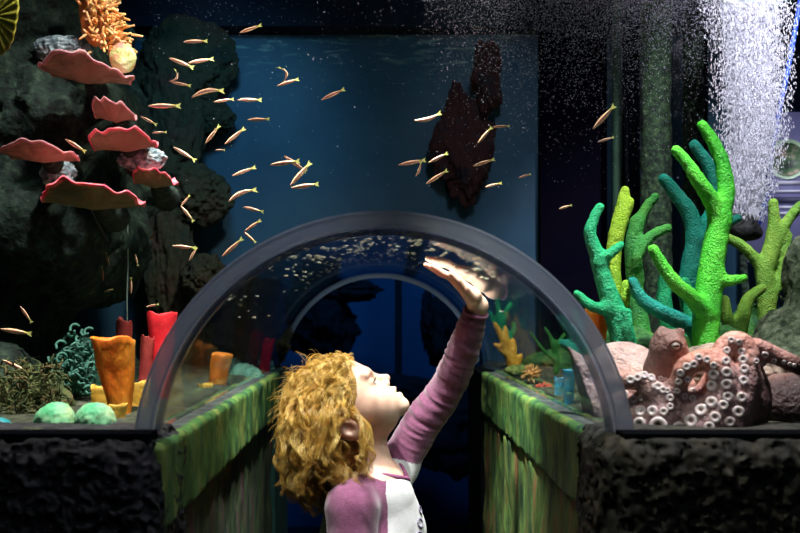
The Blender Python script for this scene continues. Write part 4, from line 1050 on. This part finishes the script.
F_(243, 207, 264, 212, 'sinking gently just beneath the arched climber')
F_(244, 232, 261, 220, 'climbing, upper stroke of the open V over the rim')
F_(244, 232, 256, 243, 'diving, lower stroke of the open V over the rim')
F_(270, 165, 300, 161, 'level, leftmost in the tangled orange cluster')
F_(284, 156, 307, 172, 'diving right through the tangled orange cluster')
F_(290, 186, 311, 162, 'climbing steeply, middle of the Z-shaped tangled cluster')
F_(291, 188, 319, 184, 'level, lowest stroke of the Z-shaped tangled cluster')
F_(181, 206, 190, 195, 'short, climbing in front of the rounded olive rock')
F_(181, 206, 194, 222, 'diving in front of the rounded olive rock')
F_(150, 240, 156, 231, 'tiny and bent, near the tall dim rock column')
F_(172, 246, 196, 248, 'level, topping a small triangle by the dim rock column')
F_(189, 261, 197, 247, 'standing nearly upright in the small triangle of fish')
F_(222, 257, 243, 238, 'pale and faint, climbing alongside the left part of the rim')
F_(135, 254, 138, 266, 'tiny and pale, hanging head up right of the rock wall')
F_(415, 123, 442, 115, 'bent, climbing in front of the dull red rock', .22)
F_(478, 143, 492, 127, 'climbing, left half of a bent pair right of the dull red rock')
F_(492, 127, 510, 126, 'level, right half of a bent pair right of the dull red rock')
F_(593, 129, 615, 105, 'climbing steeply beside the thin green standpipe')
F_(598, 142, 614, 137, 'short, just under the steep climber by the thin green standpipe')
F_(428, 163, 448, 153, 'climbing, upper of two right of the level one above the crown')
F_(398, 165, 426, 160, 'level above the tunnel crown, another at its tail')
F_(417, 177, 422, 162, 'small and hanging vertically from the tail of a level one', .22)
F_(426, 184, 448, 170, 'climbing, nearest above the crown of the tunnel')
F_(473, 166, 495, 159, 'nearly level above the hand side of the rim')
F_(485, 187, 502, 183, 'short and level, low over the right shoulder of the tunnel')
F_(518, 178, 531, 174, 'short and blunt, alone in the dark water right of centre')
F_(559, 209, 572, 205, 'small, nearest left of the emerald finger coral')
F_(65, 139, 86, 152, 'diving right over the dark rock wall above the largest plate coral', 0, 1.5)
F_(20, 306, 32, 323, 'reddish, diving in the dark hollow at the left edge', 0, 1.5)
F_(0, 329, 32, 334, 'faint and level low by the left edge', 0, 1.4)
F_(2, 360, 30, 373, 'dim, sinking right above the algae tangle', 0, 1.35)
F_(103, 281, 102, 266, 'faint and vertical under the rock wall overhang', 0, 1.6)
F_(109, 266, 106, 252, 'thin and vertical below the hanging twig', 0, 1.6)
F_(89, 294, 95, 291, 'tiny speck of yellow under the rock wall overhang', 0, 1.6)
F_(104, 292, 113, 289, 'small, yellow and level under the rock wall overhang', 0, 1.6)
F_(131, 294, 131, 277, 'vertical, close to the thin hanging airline', 0, 1.75)
F_(146, 307, 159, 304, 'dim, level just above the bright red cup sponge', 0, 1.6)
rf = random.Random(21)
for x0, y0, x1, y1, w_, bd, d in fl:
    d = d or rf.uniform(1.45, 1.95); a, b_ = P(x0, y0, d), P(x1, y1, d); L_ = np.linalg.norm(b_-a)
    r_ = empty('striped_fish', (a+b_)/2, 'slim orange-striped fish '+w_, 'fish', 'slim striped fish swimming above and around the tunnel')
    ang = math.atan2(b_[2]-a[2], b_[0]-a[0]); r_.rotation_euler = (0, -ang, 0)
    k = L_*1.0; hgt = max(1.0, .0262/ max(L_, .02))*.9
    for nm, me in zip(('body', 'tail_fin'), fmeshes[bd]):
        o_ = bpy.data.objects.new(nm, me); COL.objects.link(o_); o_.parent = r_
    r_.scale = (k, k*1.35, k*hgt*1.3)

DC = 1.68
SC = S(DC)
def ceil_z(x, r=R_IN): return AX_Z+math.sqrt(r*r-(x-AX_X)**2)
EARP = P(351, 425, DC)               # middle of the head at ear level
fw = A3(.62, 0, .78); fw /= np.linalg.norm(fw); up = A3(-fw[2], 0, fw[0]); lf = A3(0, 1, 0)
HR = [tuple(fw), tuple(lf), tuple(up)]
def H(a, b, c): return EARP+fw*a+lf*b+up*c
child = empty('person', P(372, 311, DC)*A3(1, 1, 0)+A3(0, 0, 0), 'child with curly golden hair and mauve-sleeved shirt reaching up to the tunnel roof', 'person')
h = .0022
f = Field(P(270, 545, DC)-A3(0, .20, 0), P(505, 250, DC)+A3(0, .24, 0), h)
# head
f.ell(H(.010, 0, .050), (.090, .069, .074), .01, HR)
f.ell(H(.042, 0, .002), (.054, .053, .062), .03, HR)
f.ell(H(.048, 0, -.030), (.044, .045, .030), .025, HR)
for sg in (-1, 1):
    f.ell(H(.064, sg*.029, -.012), .025, .02); f.ell(H(.092, sg*.022, .038), (.010, .022, .010), .012, HR)
f.ell(H(.080, 0, -.026), (.021, .026, .020), .015, HR)
f.ell(H(.0870, 0, -.052), (.0150, .017, .0140), .014, HR)
for sg in (-1, 1): f.ell(H(.101, sg*.029, .020), (.012, .014, .0095), .008, HR, cut=True)
for sg in (-1, 1):
    f.ell(H(.0830, sg*.029, .0215), (.0125, .014, .0110), .003, HR)
f.cone(H(.092, 0, .026), H(.1095, 0, .003), .0060, .0075, .010)
for sg in (-1, 1): f.ell(H(.1025, sg*.0085, -.0035), .0058, .006)
f.ell(H(.0995, 0, -.0205), (.0082, .015, .0048), .005, HR)
f.ell(H(.0955, 0, -.0370), (.0100, .014, .0058), .006, HR)
f.ell(H(.107, 0, -.0290), (.0120, .018, .0018), .0025, HR, cut=True)
# near and far ear
for sg in (-1, 1):
    er = [tuple(fw*.93+up*.37), tuple(lf), tuple(up*.93-fw*.37)]
    f.ell(H(-.002, sg*.074, .002), (.0180, .0070, .0285), .006, er); f.ell(H(.004, sg*.066, .000), (.014, .010, .020), .006, er)
    f.ell(H(.002, sg*.082, .005), (.0105, .0070, .0180), .002, er, cut=True)
    f.ell(H(-.001, sg*.069, -.014), (.008, .005, .008), .004, er)
# neck, chest, shoulders
f.cone(H(.004, 0, -.020), P(379, 484, DC), .039, .037, .02)
f.ell(P(378, 575, DC), (.072, .106, .165), .03)
SHR, SHL = P(352, 508, 1.585), P(399, 464, 1.765)
f.cone(P(370, 492, 1.65), SHR, .040, .040, .03); f.cone(P(386, 486, 1.71), SHL, .036, .034, .03)
f.cone(P(385, 490, DC-.02), P(390, 530, DC), .036, .05, .03)
EL = P(446, 390, 1.745)
HY = 1.655
WR = P(478, 306, HY+.012)
f.chain([SHL, P(424, 420, 1.76), EL, P(463, 350, 1.71), WR], [.033, .030, .0275, .0245, .0165], .012, 4)
# palm and fingers, flat against the curved roof
def C_(x, y, drop): return A3(x, y, ceil_z(x)-drop)
heel = C_(.176, HY, .020)
f.cone(WR, heel, .0165, .0150, .012)
fing = [(-.0225, .138, .100, .0055), (-.0075, .135, .089, .0058), (.0080, .136, .093, .0055), (.0215, .141, .105, .0050)]
for yo, xk, xt, r in fing:
    K = C_(xk, HY+yo, r+.0035)
    f.cone(heel+A3(0, yo*.55, 0), K, .0125, .0080, .008)
    xm = xk+(xt-xk)*.45; xd = xk+(xt-xk)*.75
    f.cone(K, C_(xm, HY+yo*1.1, r+.0055), r*1.2, r*1.05, .003)
    f.cone(C_(xm, HY+yo*1.1, r+.0055), C_(xd, HY+yo*1.13, r+.002), r*1.05, r*.95, .0015)
    f.cone(C_(xd, HY+yo*1.13, r+.002), C_(xt, HY+yo*1.15, r+.0002), r*.95, r*.78, .0015)
f.cone(heel+A3(-.004, -.016, -.003), C_(.158, HY-.036, .020), .0105, .0082, .008)
f.cone(C_(.158, HY-.036, .020), C_(.146, HY-.043, .012), .0078, .0068, .002)
f.cone(C_(.146, HY-.043, .012), C_(.134, HY-.044, .0065), .0068, .0058, .0015)
# right arm hanging down
f.chain([SHR, P(350, 545, 1.575), P(350, 600, 1.565)], [.036, .032, .030], .012, 3)
zb = int((P(0, 540, DC)[2]-f.lo[2])/h)
SV, SF = f.mesh()
skin = mat('fair_skin', (.70, .42, .32), (.76, .50, .40), scale=9, rough=.45, spec=.35, sss=.35, sssr=(1, .35, .2))
obj('body', SV, SF, skin, child)
# eyes and lashes
ev, ef = ico(3)
Mlid = mat('lash', (.10, .05, .02), rough=.6)
for sg in (-1, 1):
    e_ = obj('eye', ev*.0090+H(.0868, sg*.029, .0185), [ef], mat('eye_white', (.75, .75, .78), rough=.15, coat=.6), child)
    obj('iris', ev*.0042+H(.0925, sg*.029, .0195), [ef], mat('blue_grey_iris', (.06, .09, .14), rough=.1, coat=.8), e_)
    parts = []
    for k in range(13):
        q = (k-6)/6; p0 = H(.0950-.0045*q*q, sg*(.029+.011*q), .0190+.001*(1-q*q))
        parts.append(tube([p0, p0+fw*.0035-up*.0008, p0+fw*.0062+up*.0015+lf*sg*q*.002], [.0005, .0004, .0002], 4, 2))
    V, F = join(parts); obj('eyelashes', V, F, Mlid, child)
    parts = []
    for k in range(26):
        q = k/25; p0 = H(.1015-.016*q*q, sg*(.010+.030*q), .0390+.005*math.sin(q*2.6)+rr.uniform(-.001, .001)); parts.append(tube([p0, p0+lf*sg*.005+up*.0012], [.0006, .0003], 4, 2))
    V, F = join(parts); obj('eyebrow', V, F, mat('light_brow', (.45, .28, .12)), child)
V = ev*np.array([1, 1, 1]); 
# lips, a slightly rosier skin
def lip(c, r, nm):
    Vl = (ev[:, :1]*r[0])*fw+(ev[:, 1:2]*r[1])*lf+(ev[:, 2:]*r[2])*up
    Vl = Vl-fw*(np.abs(ev[:, 1:2])**2*.004)
    obj(nm, Vl+c, [ef], M_lip, child)
M_lip = mat('rosy_lips', (.70, .30, .27), rough=.4, sss=.3)
lip(H(.1010, 0, -.0213), (.0072, .0135, .0036), 'upper_lip'); lip(H(.0972, 0, -.0368), (.0088, .0125, .0044), 'lower_lip')

# raglan shirt
g = Field(P(296, 690, DC)-A3(0, .20, 0), P(505, 300, DC)+A3(0, .24, 0), .0026)
g.ell(P(379, 572, DC), (.086, .116, .160), .02); g.ell(P(376, 640, DC), (.078, .105, .16), .04)
g.cone(P(388, 500, DC-.02), P(394, 530, DC), .050, .058, .03)
g.ell(P(338, 540, DC+.01), (.035, .07, .07), .03)
Ttor = g.F.copy()
g.cone(P(368, 494, 1.65), SHR, .042, .045, .03); g.cone(P(386, 488, 1.71), SHL, .038, .041, .03)
g.chain([SHL, P(424, 420, 1.76), EL, P(463, 350, 1.71), P(473.5, 318, HY+.022)], [.039, .0365, .0335, .0300, .0235], .010, 4)
g.chain([SHR, P(352, 540, 1.575), P(355, 600, 1.565), P(366, 650, 1.55), P(385, 690, 1.53)], [.045, .043, .038, .034, .028], .012, 4)
def wr(p):   # cloth folds: rings around the sleeve plus broad creases
    ax = (P(478, 306, HY)-SHL); ax /= np.linalg.norm(ax)
    u = (p-SHL)@ax
    arm = np.clip((u-.02)/.03, 0, 1)
    q = np.stack([u*3.4, p[:, 0]*.6, p[:, 1]*.6], 1)
    return arm*(.9*ridged(q, 26, 2))*np.clip(u*9, .25, 1.0)+(1-arm)*(.9*fbm(p*np.array([1.6, 1, .8]), 20, 2)+.35*ridged(p*np.array([1.5, .8, .8])+p[:, [2, 2, 2]]*np.array([.8, 0, 0]), 22, 1))
g.displace(wr, .0034)
# neckline: cut the opening, leave the cloth a few mm thick all over
ncen = P(382, 452, DC); 
g.cone(H(.004, 0, -.020), P(382, 488, DC), .046, .041, .004, cut=True)
g.ell(P(391, 478, DC), (.026, .038, .018), .004, None, True)
# open cuff
cd = (WR-P(463, 350, 1.71)); cd /= np.linalg.norm(cd); ce = P(473.5, 318, HY+.022)
X, Y, Z = g.ax[0][:, None, None], g.ax[1][None, :, None], g.ax[2][None, None, :]
pl = (X-ce[0])*cd[0]+(Y-ce[1])*cd[1]+(Z-ce[2])*cd[2]-.016
near = (np.sqrt((X-ce[0])**2+(Y-ce[1])**2+(Z-ce[2])**2) < .09)
g.F = np.where(near, np.maximum(g.F, pl), g.F).astype(np.float32)
TV, TF = g.mesh()
# colour by panel: sleeves and yoke mauve, body panel off-white
ctr = TV[TF].mean(1)
def segd(p, a, b):
    ab = b-a; t_ = np.clip(((p-a)@ab)/(ab@ab), 0, 1); return np.linalg.norm(p-a-t_[:, None]*ab, axis=1)
dR = np.minimum.reduce([segd(ctr, SHR, P(352, 560, 1.575)), segd(ctr, P(352, 540, 1.575), P(366, 650, 1.55)), segd(ctr, P(366, 650, 1.55), P(385, 690, 1.53))])
dL = np.minimum.reduce([segd(ctr, P(401, 452, 1.765), P(424, 420, 1.76)), segd(ctr, P(424, 420, 1.76), EL), segd(ctr, EL, WR)])
dyR = segd(ctr, P(366, 484, 1.66), SHR)
mau = ((dR < .064) & ~((ctr[:, 0] < P(334, 0, DC)[0]) & (ctr[:, 1] > 1.60))) | (dL < .046) | (dyR < .052)
M_mauve = mat('mauve_cloth', (.15, .035, .090), (.21, .055, .135), scale=120, rough=.85, bump=.3, bscale=500, sheen=.4)
M_white = mat('off_white_cloth', (.50, .48, .50), (.56, .54, .57), scale=90, rough=.85, bump=.3, bscale=500, sheen=.3)
sh = obj('shirt', TV, TF, [M_white, M_mauve], child, midx=mau.astype(int))
sh['label'] = 'off-white raglan shirt with mauve sleeves'
tb = BVHTree.FromPolygons([Vector(v) for v in TV], [list(map(int, q)) for q in TF])
# collar band laid on the edge of the neckline
pts = []
for k in range(41):
    q = 2*PI*k/40
    c0 = P(383, 480, DC); dirn = A3(math.cos(q), math.sin(q), 0)
    cpos = c0+dirn*A3(.0475, .0480, 1); cpos[2] = c0[2]+.05
    hp_, nn, _, _ = tb.ray_cast(Vector(cpos), Vector((0, 0, -1)), .14)
    pts.append(np.array(hp_)+A3(0, 0, .0012) if hp_ is not None else (pts[-1] if pts else c0+dirn*.0475))
zz = np.array([p[2] for p in pts]); zz = np.clip(zz, np.median(zz)-.018, np.median(zz)+.018)
for _ in range(4): zz = (np.roll(zz[:-1], 1)+2*zz[:-1]+np.roll(zz[:-1], -1))/4; zz = np.append(zz, zz[0])
pts = [A3(p[0], p[1], z_) for p, z_ in zip(pts, zz)]
V, F = tube(pts, [.0042]*len(pts), 8, 1, False)
obj('collar', V, F, mat('dark_mauve_rib', (.22, .06, .14), (.30, .09, .20), scale=200, rough=.85), sh)
cuff_c = ce+cd*.013
u1 = np.cross(cd, [0, 1, 0]); u1 /= np.linalg.norm(u1); u2 = np.cross(cd, u1)
pts = [cuff_c+u1*.0225*math.cos(2*PI*k/24)+u2*.0225*math.sin(2*PI*k/24) for k in range(25)]
V, F = tube(pts, [.0026]*25, 8, 1, False); obj('cuff', V, F, M_mauve, sh)
# grey printed rings down the chest
M_print = mat('grey_print', (.20, .17, .25), rough=.8)
for k, (x, y) in enumerate(((417, 484), (419, 497), (420, 510), (420, 523), (419, 536))):
    hp, nn, _, dd_ = tb.ray_cast(Vector((0, 0, EYE)), (Vector(P(x, y, 1))-Vector((0, 0, EYE))).normalized(), 4)
    if hp is None: continue
    nn = Vector(nn); 
    if nn.y > 0: nn = -nn
    e1 = nn.cross(Vector((0, 0, 1))).normalized(); e2 = nn.cross(e1)
    pts = [np.array(hp+nn*.0006+e1*.0095*math.cos(2*PI*j/20)+e2*.0075*math.sin(2*PI*j/20)) for j in range(21)]
    V, F = tube(pts, [.0017]*21, 6, 1, False); obj('chest_print', V, F, M_print, sh)
# trousers and shoes (below the frame)
f = Field((-.16, 1.52, .03), (.14, 1.84, .62), .005)
hip = P(374, 311, DC)*A3(1, 1, 0)+A3(0, 0, .52)
f.ell(hip+A3(0, 0, .01), (.080, .105, .085), .02)
for sg in (-1, 1):
    f.chain([hip+A3(0, sg*.055, -.03), hip+A3(.01, sg*.06, -.25), hip+A3(-.01, sg*.062, -.46)], [.068, .050, .040], .02, 4)
f.displace(lambda p: fbm(p, 18, 3), .005)
obj('trousers', *f.mesh(), mat('dark_denim', (.02, .03, .07), (.04, .05, .10), scale=60, rough=.9), child)
for sg in (-1, 1):
    f = Field((hip[0]-.10, hip[1]+sg*.062-.06, -.01), (hip[0]+.16, hip[1]+sg*.062+.06, .12), .004)
    f.cone(hip*A3(1, 1, 0)+A3(-.02, sg*.062, .035), hip*A3(1, 1, 0)+A3(.085, sg*.064, .030), .033, .030, .02)
    f.cone(hip*A3(1, 1, 0)+A3(-.012, sg*.062, .05), hip*A3(1, 1, 0)+A3(-.012, sg*.062, .09), .034, .033, .02)
    fz = int((.003-f.lo[2])/f.h); f.F[:, :, :fz] = .01
    obj('shoe', *f.mesh(), mat('grey_shoe', (.15, .15, .17), rough=.7), child)

# hair: a close cap with hundreds of curled locks over it
CC = H(.008, 0, .050); CR = np.array([.092, .071, .076])
def toloc(p): q = p-EARP; return np.stack([q@fw, q@lf, q@up], -1)
f = Field(EARP-A3(.17, .12, .13), EARP+A3(.13, .12, .17), .003)
f.ell(H(.004, 0, .050), (.094, .0765, .0785), .01, HR)
f.ell(H(-.040, 0, .000), (.044, .066, .056), .03, HR)
f.ell(H(-.030, 0, -.032), (.036, .056, .042), .03, HR)
# keep the face clear
f.ell(H(.108, 0, -.016), (.060, .10, .090), .01, HR, True)
f.ell(H(.030, 0, -.055), (.060, .09, .066), .01, HR, True)
f.ell(H(.004, -.080, .002), (.034, .034, .038), .008, HR, True)
f.displace(lambda p: fbm(p, 35, 2)+.5*ridged(p, 60, 1), .004)
HCV, HCF = f.mesh()
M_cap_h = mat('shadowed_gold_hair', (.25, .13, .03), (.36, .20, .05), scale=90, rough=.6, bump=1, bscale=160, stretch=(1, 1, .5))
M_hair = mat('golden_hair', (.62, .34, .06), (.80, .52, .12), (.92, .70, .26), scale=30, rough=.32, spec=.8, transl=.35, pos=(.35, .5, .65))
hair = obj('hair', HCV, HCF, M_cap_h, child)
parts = []; hr = random.Random(5)
Rm = np.array([fw, lf, up])
def outside(p, m):
    q = Rm@(p-CC); k = np.linalg.norm(q/(CR+m))
    if k < 1: q = q/max(k, 1e-3); return CC+Rm.T@q
    # jaw / neck
    return p
nl = 0; tries = 0
locks = []
while nl < 1150 and tries < 12000:
    tries += 1
    v_ = np.array([hr.gauss(0, 1) for _ in range(3)]); v_ /= np.linalg.norm(v_)
    q = v_*CR; a_, b_, c_ = (q[0]+.008, q[1], q[2]+.050)
    # hairline
    if c_ < -.005 and a_ > -.03: continue
    if a_ > .088 and c_ < .100: continue
    if a_ > .070 and c_ < .060: continue
    if a_ > .040 and c_ < .046: continue
    if a_ > .014 and c_ < .018: continue
    nl += 1; locks.append((CC+Rm.T@q, v_))
for p0, v_ in locks:
    nrm = Rm.T@(v_/CR); nrm /= np.linalg.norm(nrm)
    loc_ = toloc(p0); top = loc_[2] > .07
    back = -loc_[0]; b_loc = loc_[1]
    Lh = hr.uniform(.085, .135) if not (loc_[0] > .04) else hr.uniform(.05, .085)
    if back > .03: Lh = hr.uniform(.085, .13)
    n = 22; st = Lh/n
    if b_loc < -.03 and loc_[0] > .010 and loc_[2] < .085: Lh = min(Lh, max(.028, .72*math.hypot(loc_[0], loc_[2])))
    topf = loc_[2] > .085 or loc_[0] > .05
    d_ = nrm*((.10 if topf else .60) if back < .02 else .35)+A3(hr.gauss(-.12 if back < .02 else .12, .25), hr.gauss(0, .30), hr.gauss(-.15, .18)); d_ /= np.linalg.norm(d_)
    p = p0.copy(); path = [p.copy()]; lift = hr.uniform(.002, .019 if loc_[2] < .085 else .008) if back < .02 else hr.uniform(.000, .010)
    swirl = A3(hr.gauss(0, 1), hr.gauss(0, 1), hr.gauss(0, 1))
    for i in range(n):
        gp = A3(.05 if back > 0 else -.12, 0, -1.0)
        d_ = d_+gp*.16+.06*swirl*math.sin(i*.5+p0[0]*90); d_ /= np.linalg.norm(d_)
        p = outside(p+d_*st, lift*min(1, i/5))
        l_ = toloc(p)
        # hair does not cross the face or the near ear
        if l_[0] > .060 and l_[2] < .075: p = p-fw*min(.006, (l_[0]-.060))
        de = math.hypot(l_[0], l_[2]-.002)
        if de < .027 and l_[1] < -.04: p = p+(fw*l_[0]+up*(l_[2]-.002))*((.027-de)/max(de, .002))*.8
        path.append(p.copy())
    path = np.array(path)
    qx = 377+900*path[:, 0]/path[:, 1]; qy = 311-900*(path[:, 2]-EYE)/path[:, 1]
    if qy.min() < 346 or qx.min() < 279: continue
    T_ = np.gradient(path, axis=0); T_ /= np.linalg.norm(T_, axis=1)[:, None]+1e-9
    A_ = np.cross(T_, np.array([.3, 1, .2])); A_ /= np.linalg.norm(A_, axis=1)[:, None]+1e-9; B_ = np.cross(T_, A_)
    ph = hr.uniform(0, 6.28); wl = hr.uniform(.032, .062); amp = hr.uniform(.0035, .0090)*(.62 if topf else 1.0); hand = hr.choice((-1, 1))
    u = np.linspace(0, 1, n+1)
    ang = ph+hand*2*PI*u*Lh/wl
    am = amp*np.minimum(1, u*2.2)
    base = path+A_*(am*np.cos(ang))[:, None]+B_*(am*np.sin(ang))[:, None]
    wdt = hr.uniform(.0030, .0062)
    for s_i in range(13):
        oa, orr = hr.uniform(0, 6.28), wdt*math.sqrt(hr.random())
        sp = 1+.5*u*hr.uniform(-.3, 1.2)
        off = A_*(orr*np.cos(oa+u*3)*sp)[:, None]+B_*(orr*np.sin(oa+u*3)*sp)[:, None]
        off += (hr.uniform(.0, .0022)*np.sin(u*hr.uniform(6, 16)+hr.uniform(0, 6)))[:, None]*A_
        rad = .00048*(1-.6*u)*hr.uniform(.8, 1.25)
        parts.append(tube(base+off, rad, 3, 1, False))
# stray hairs lit at the outline
for i in range(240):
    v_ = np.array([hr.gauss(0, 1), hr.gauss(0, .7), abs(hr.gauss(0, 1))]); v_ /= np.linalg.norm(v_); 
    if v_[0] > .55: continue
    p = CC+Rm.T@(v_*(CR+.012)); d_ = Rm.T@v_+A3(hr.gauss(0, .9), hr.gauss(0, .9), hr.gauss(0, .6)); d_ /= np.linalg.norm(d_)
    path = [p]
    sw = A3(hr.gauss(0, 1), hr.gauss(0, 1), hr.gauss(0, 1))
    for k in range(12): d_ = d_+sw*.10*math.cos(k*.8)+A3(0, 0, -.09); d_ /= np.linalg.norm(d_); p = p+d_*.0032; path.append(p)
    parts.append(tube(np.array(path), np.linspace(.00035, .0002, 13), 3, 1, False))
V, F = join(parts)
obj('curls', V, F, M_hair, hair)
print('verts', sum(len(o.data.vertices) for o in bpy.data.objects if o.type == 'MESH'))
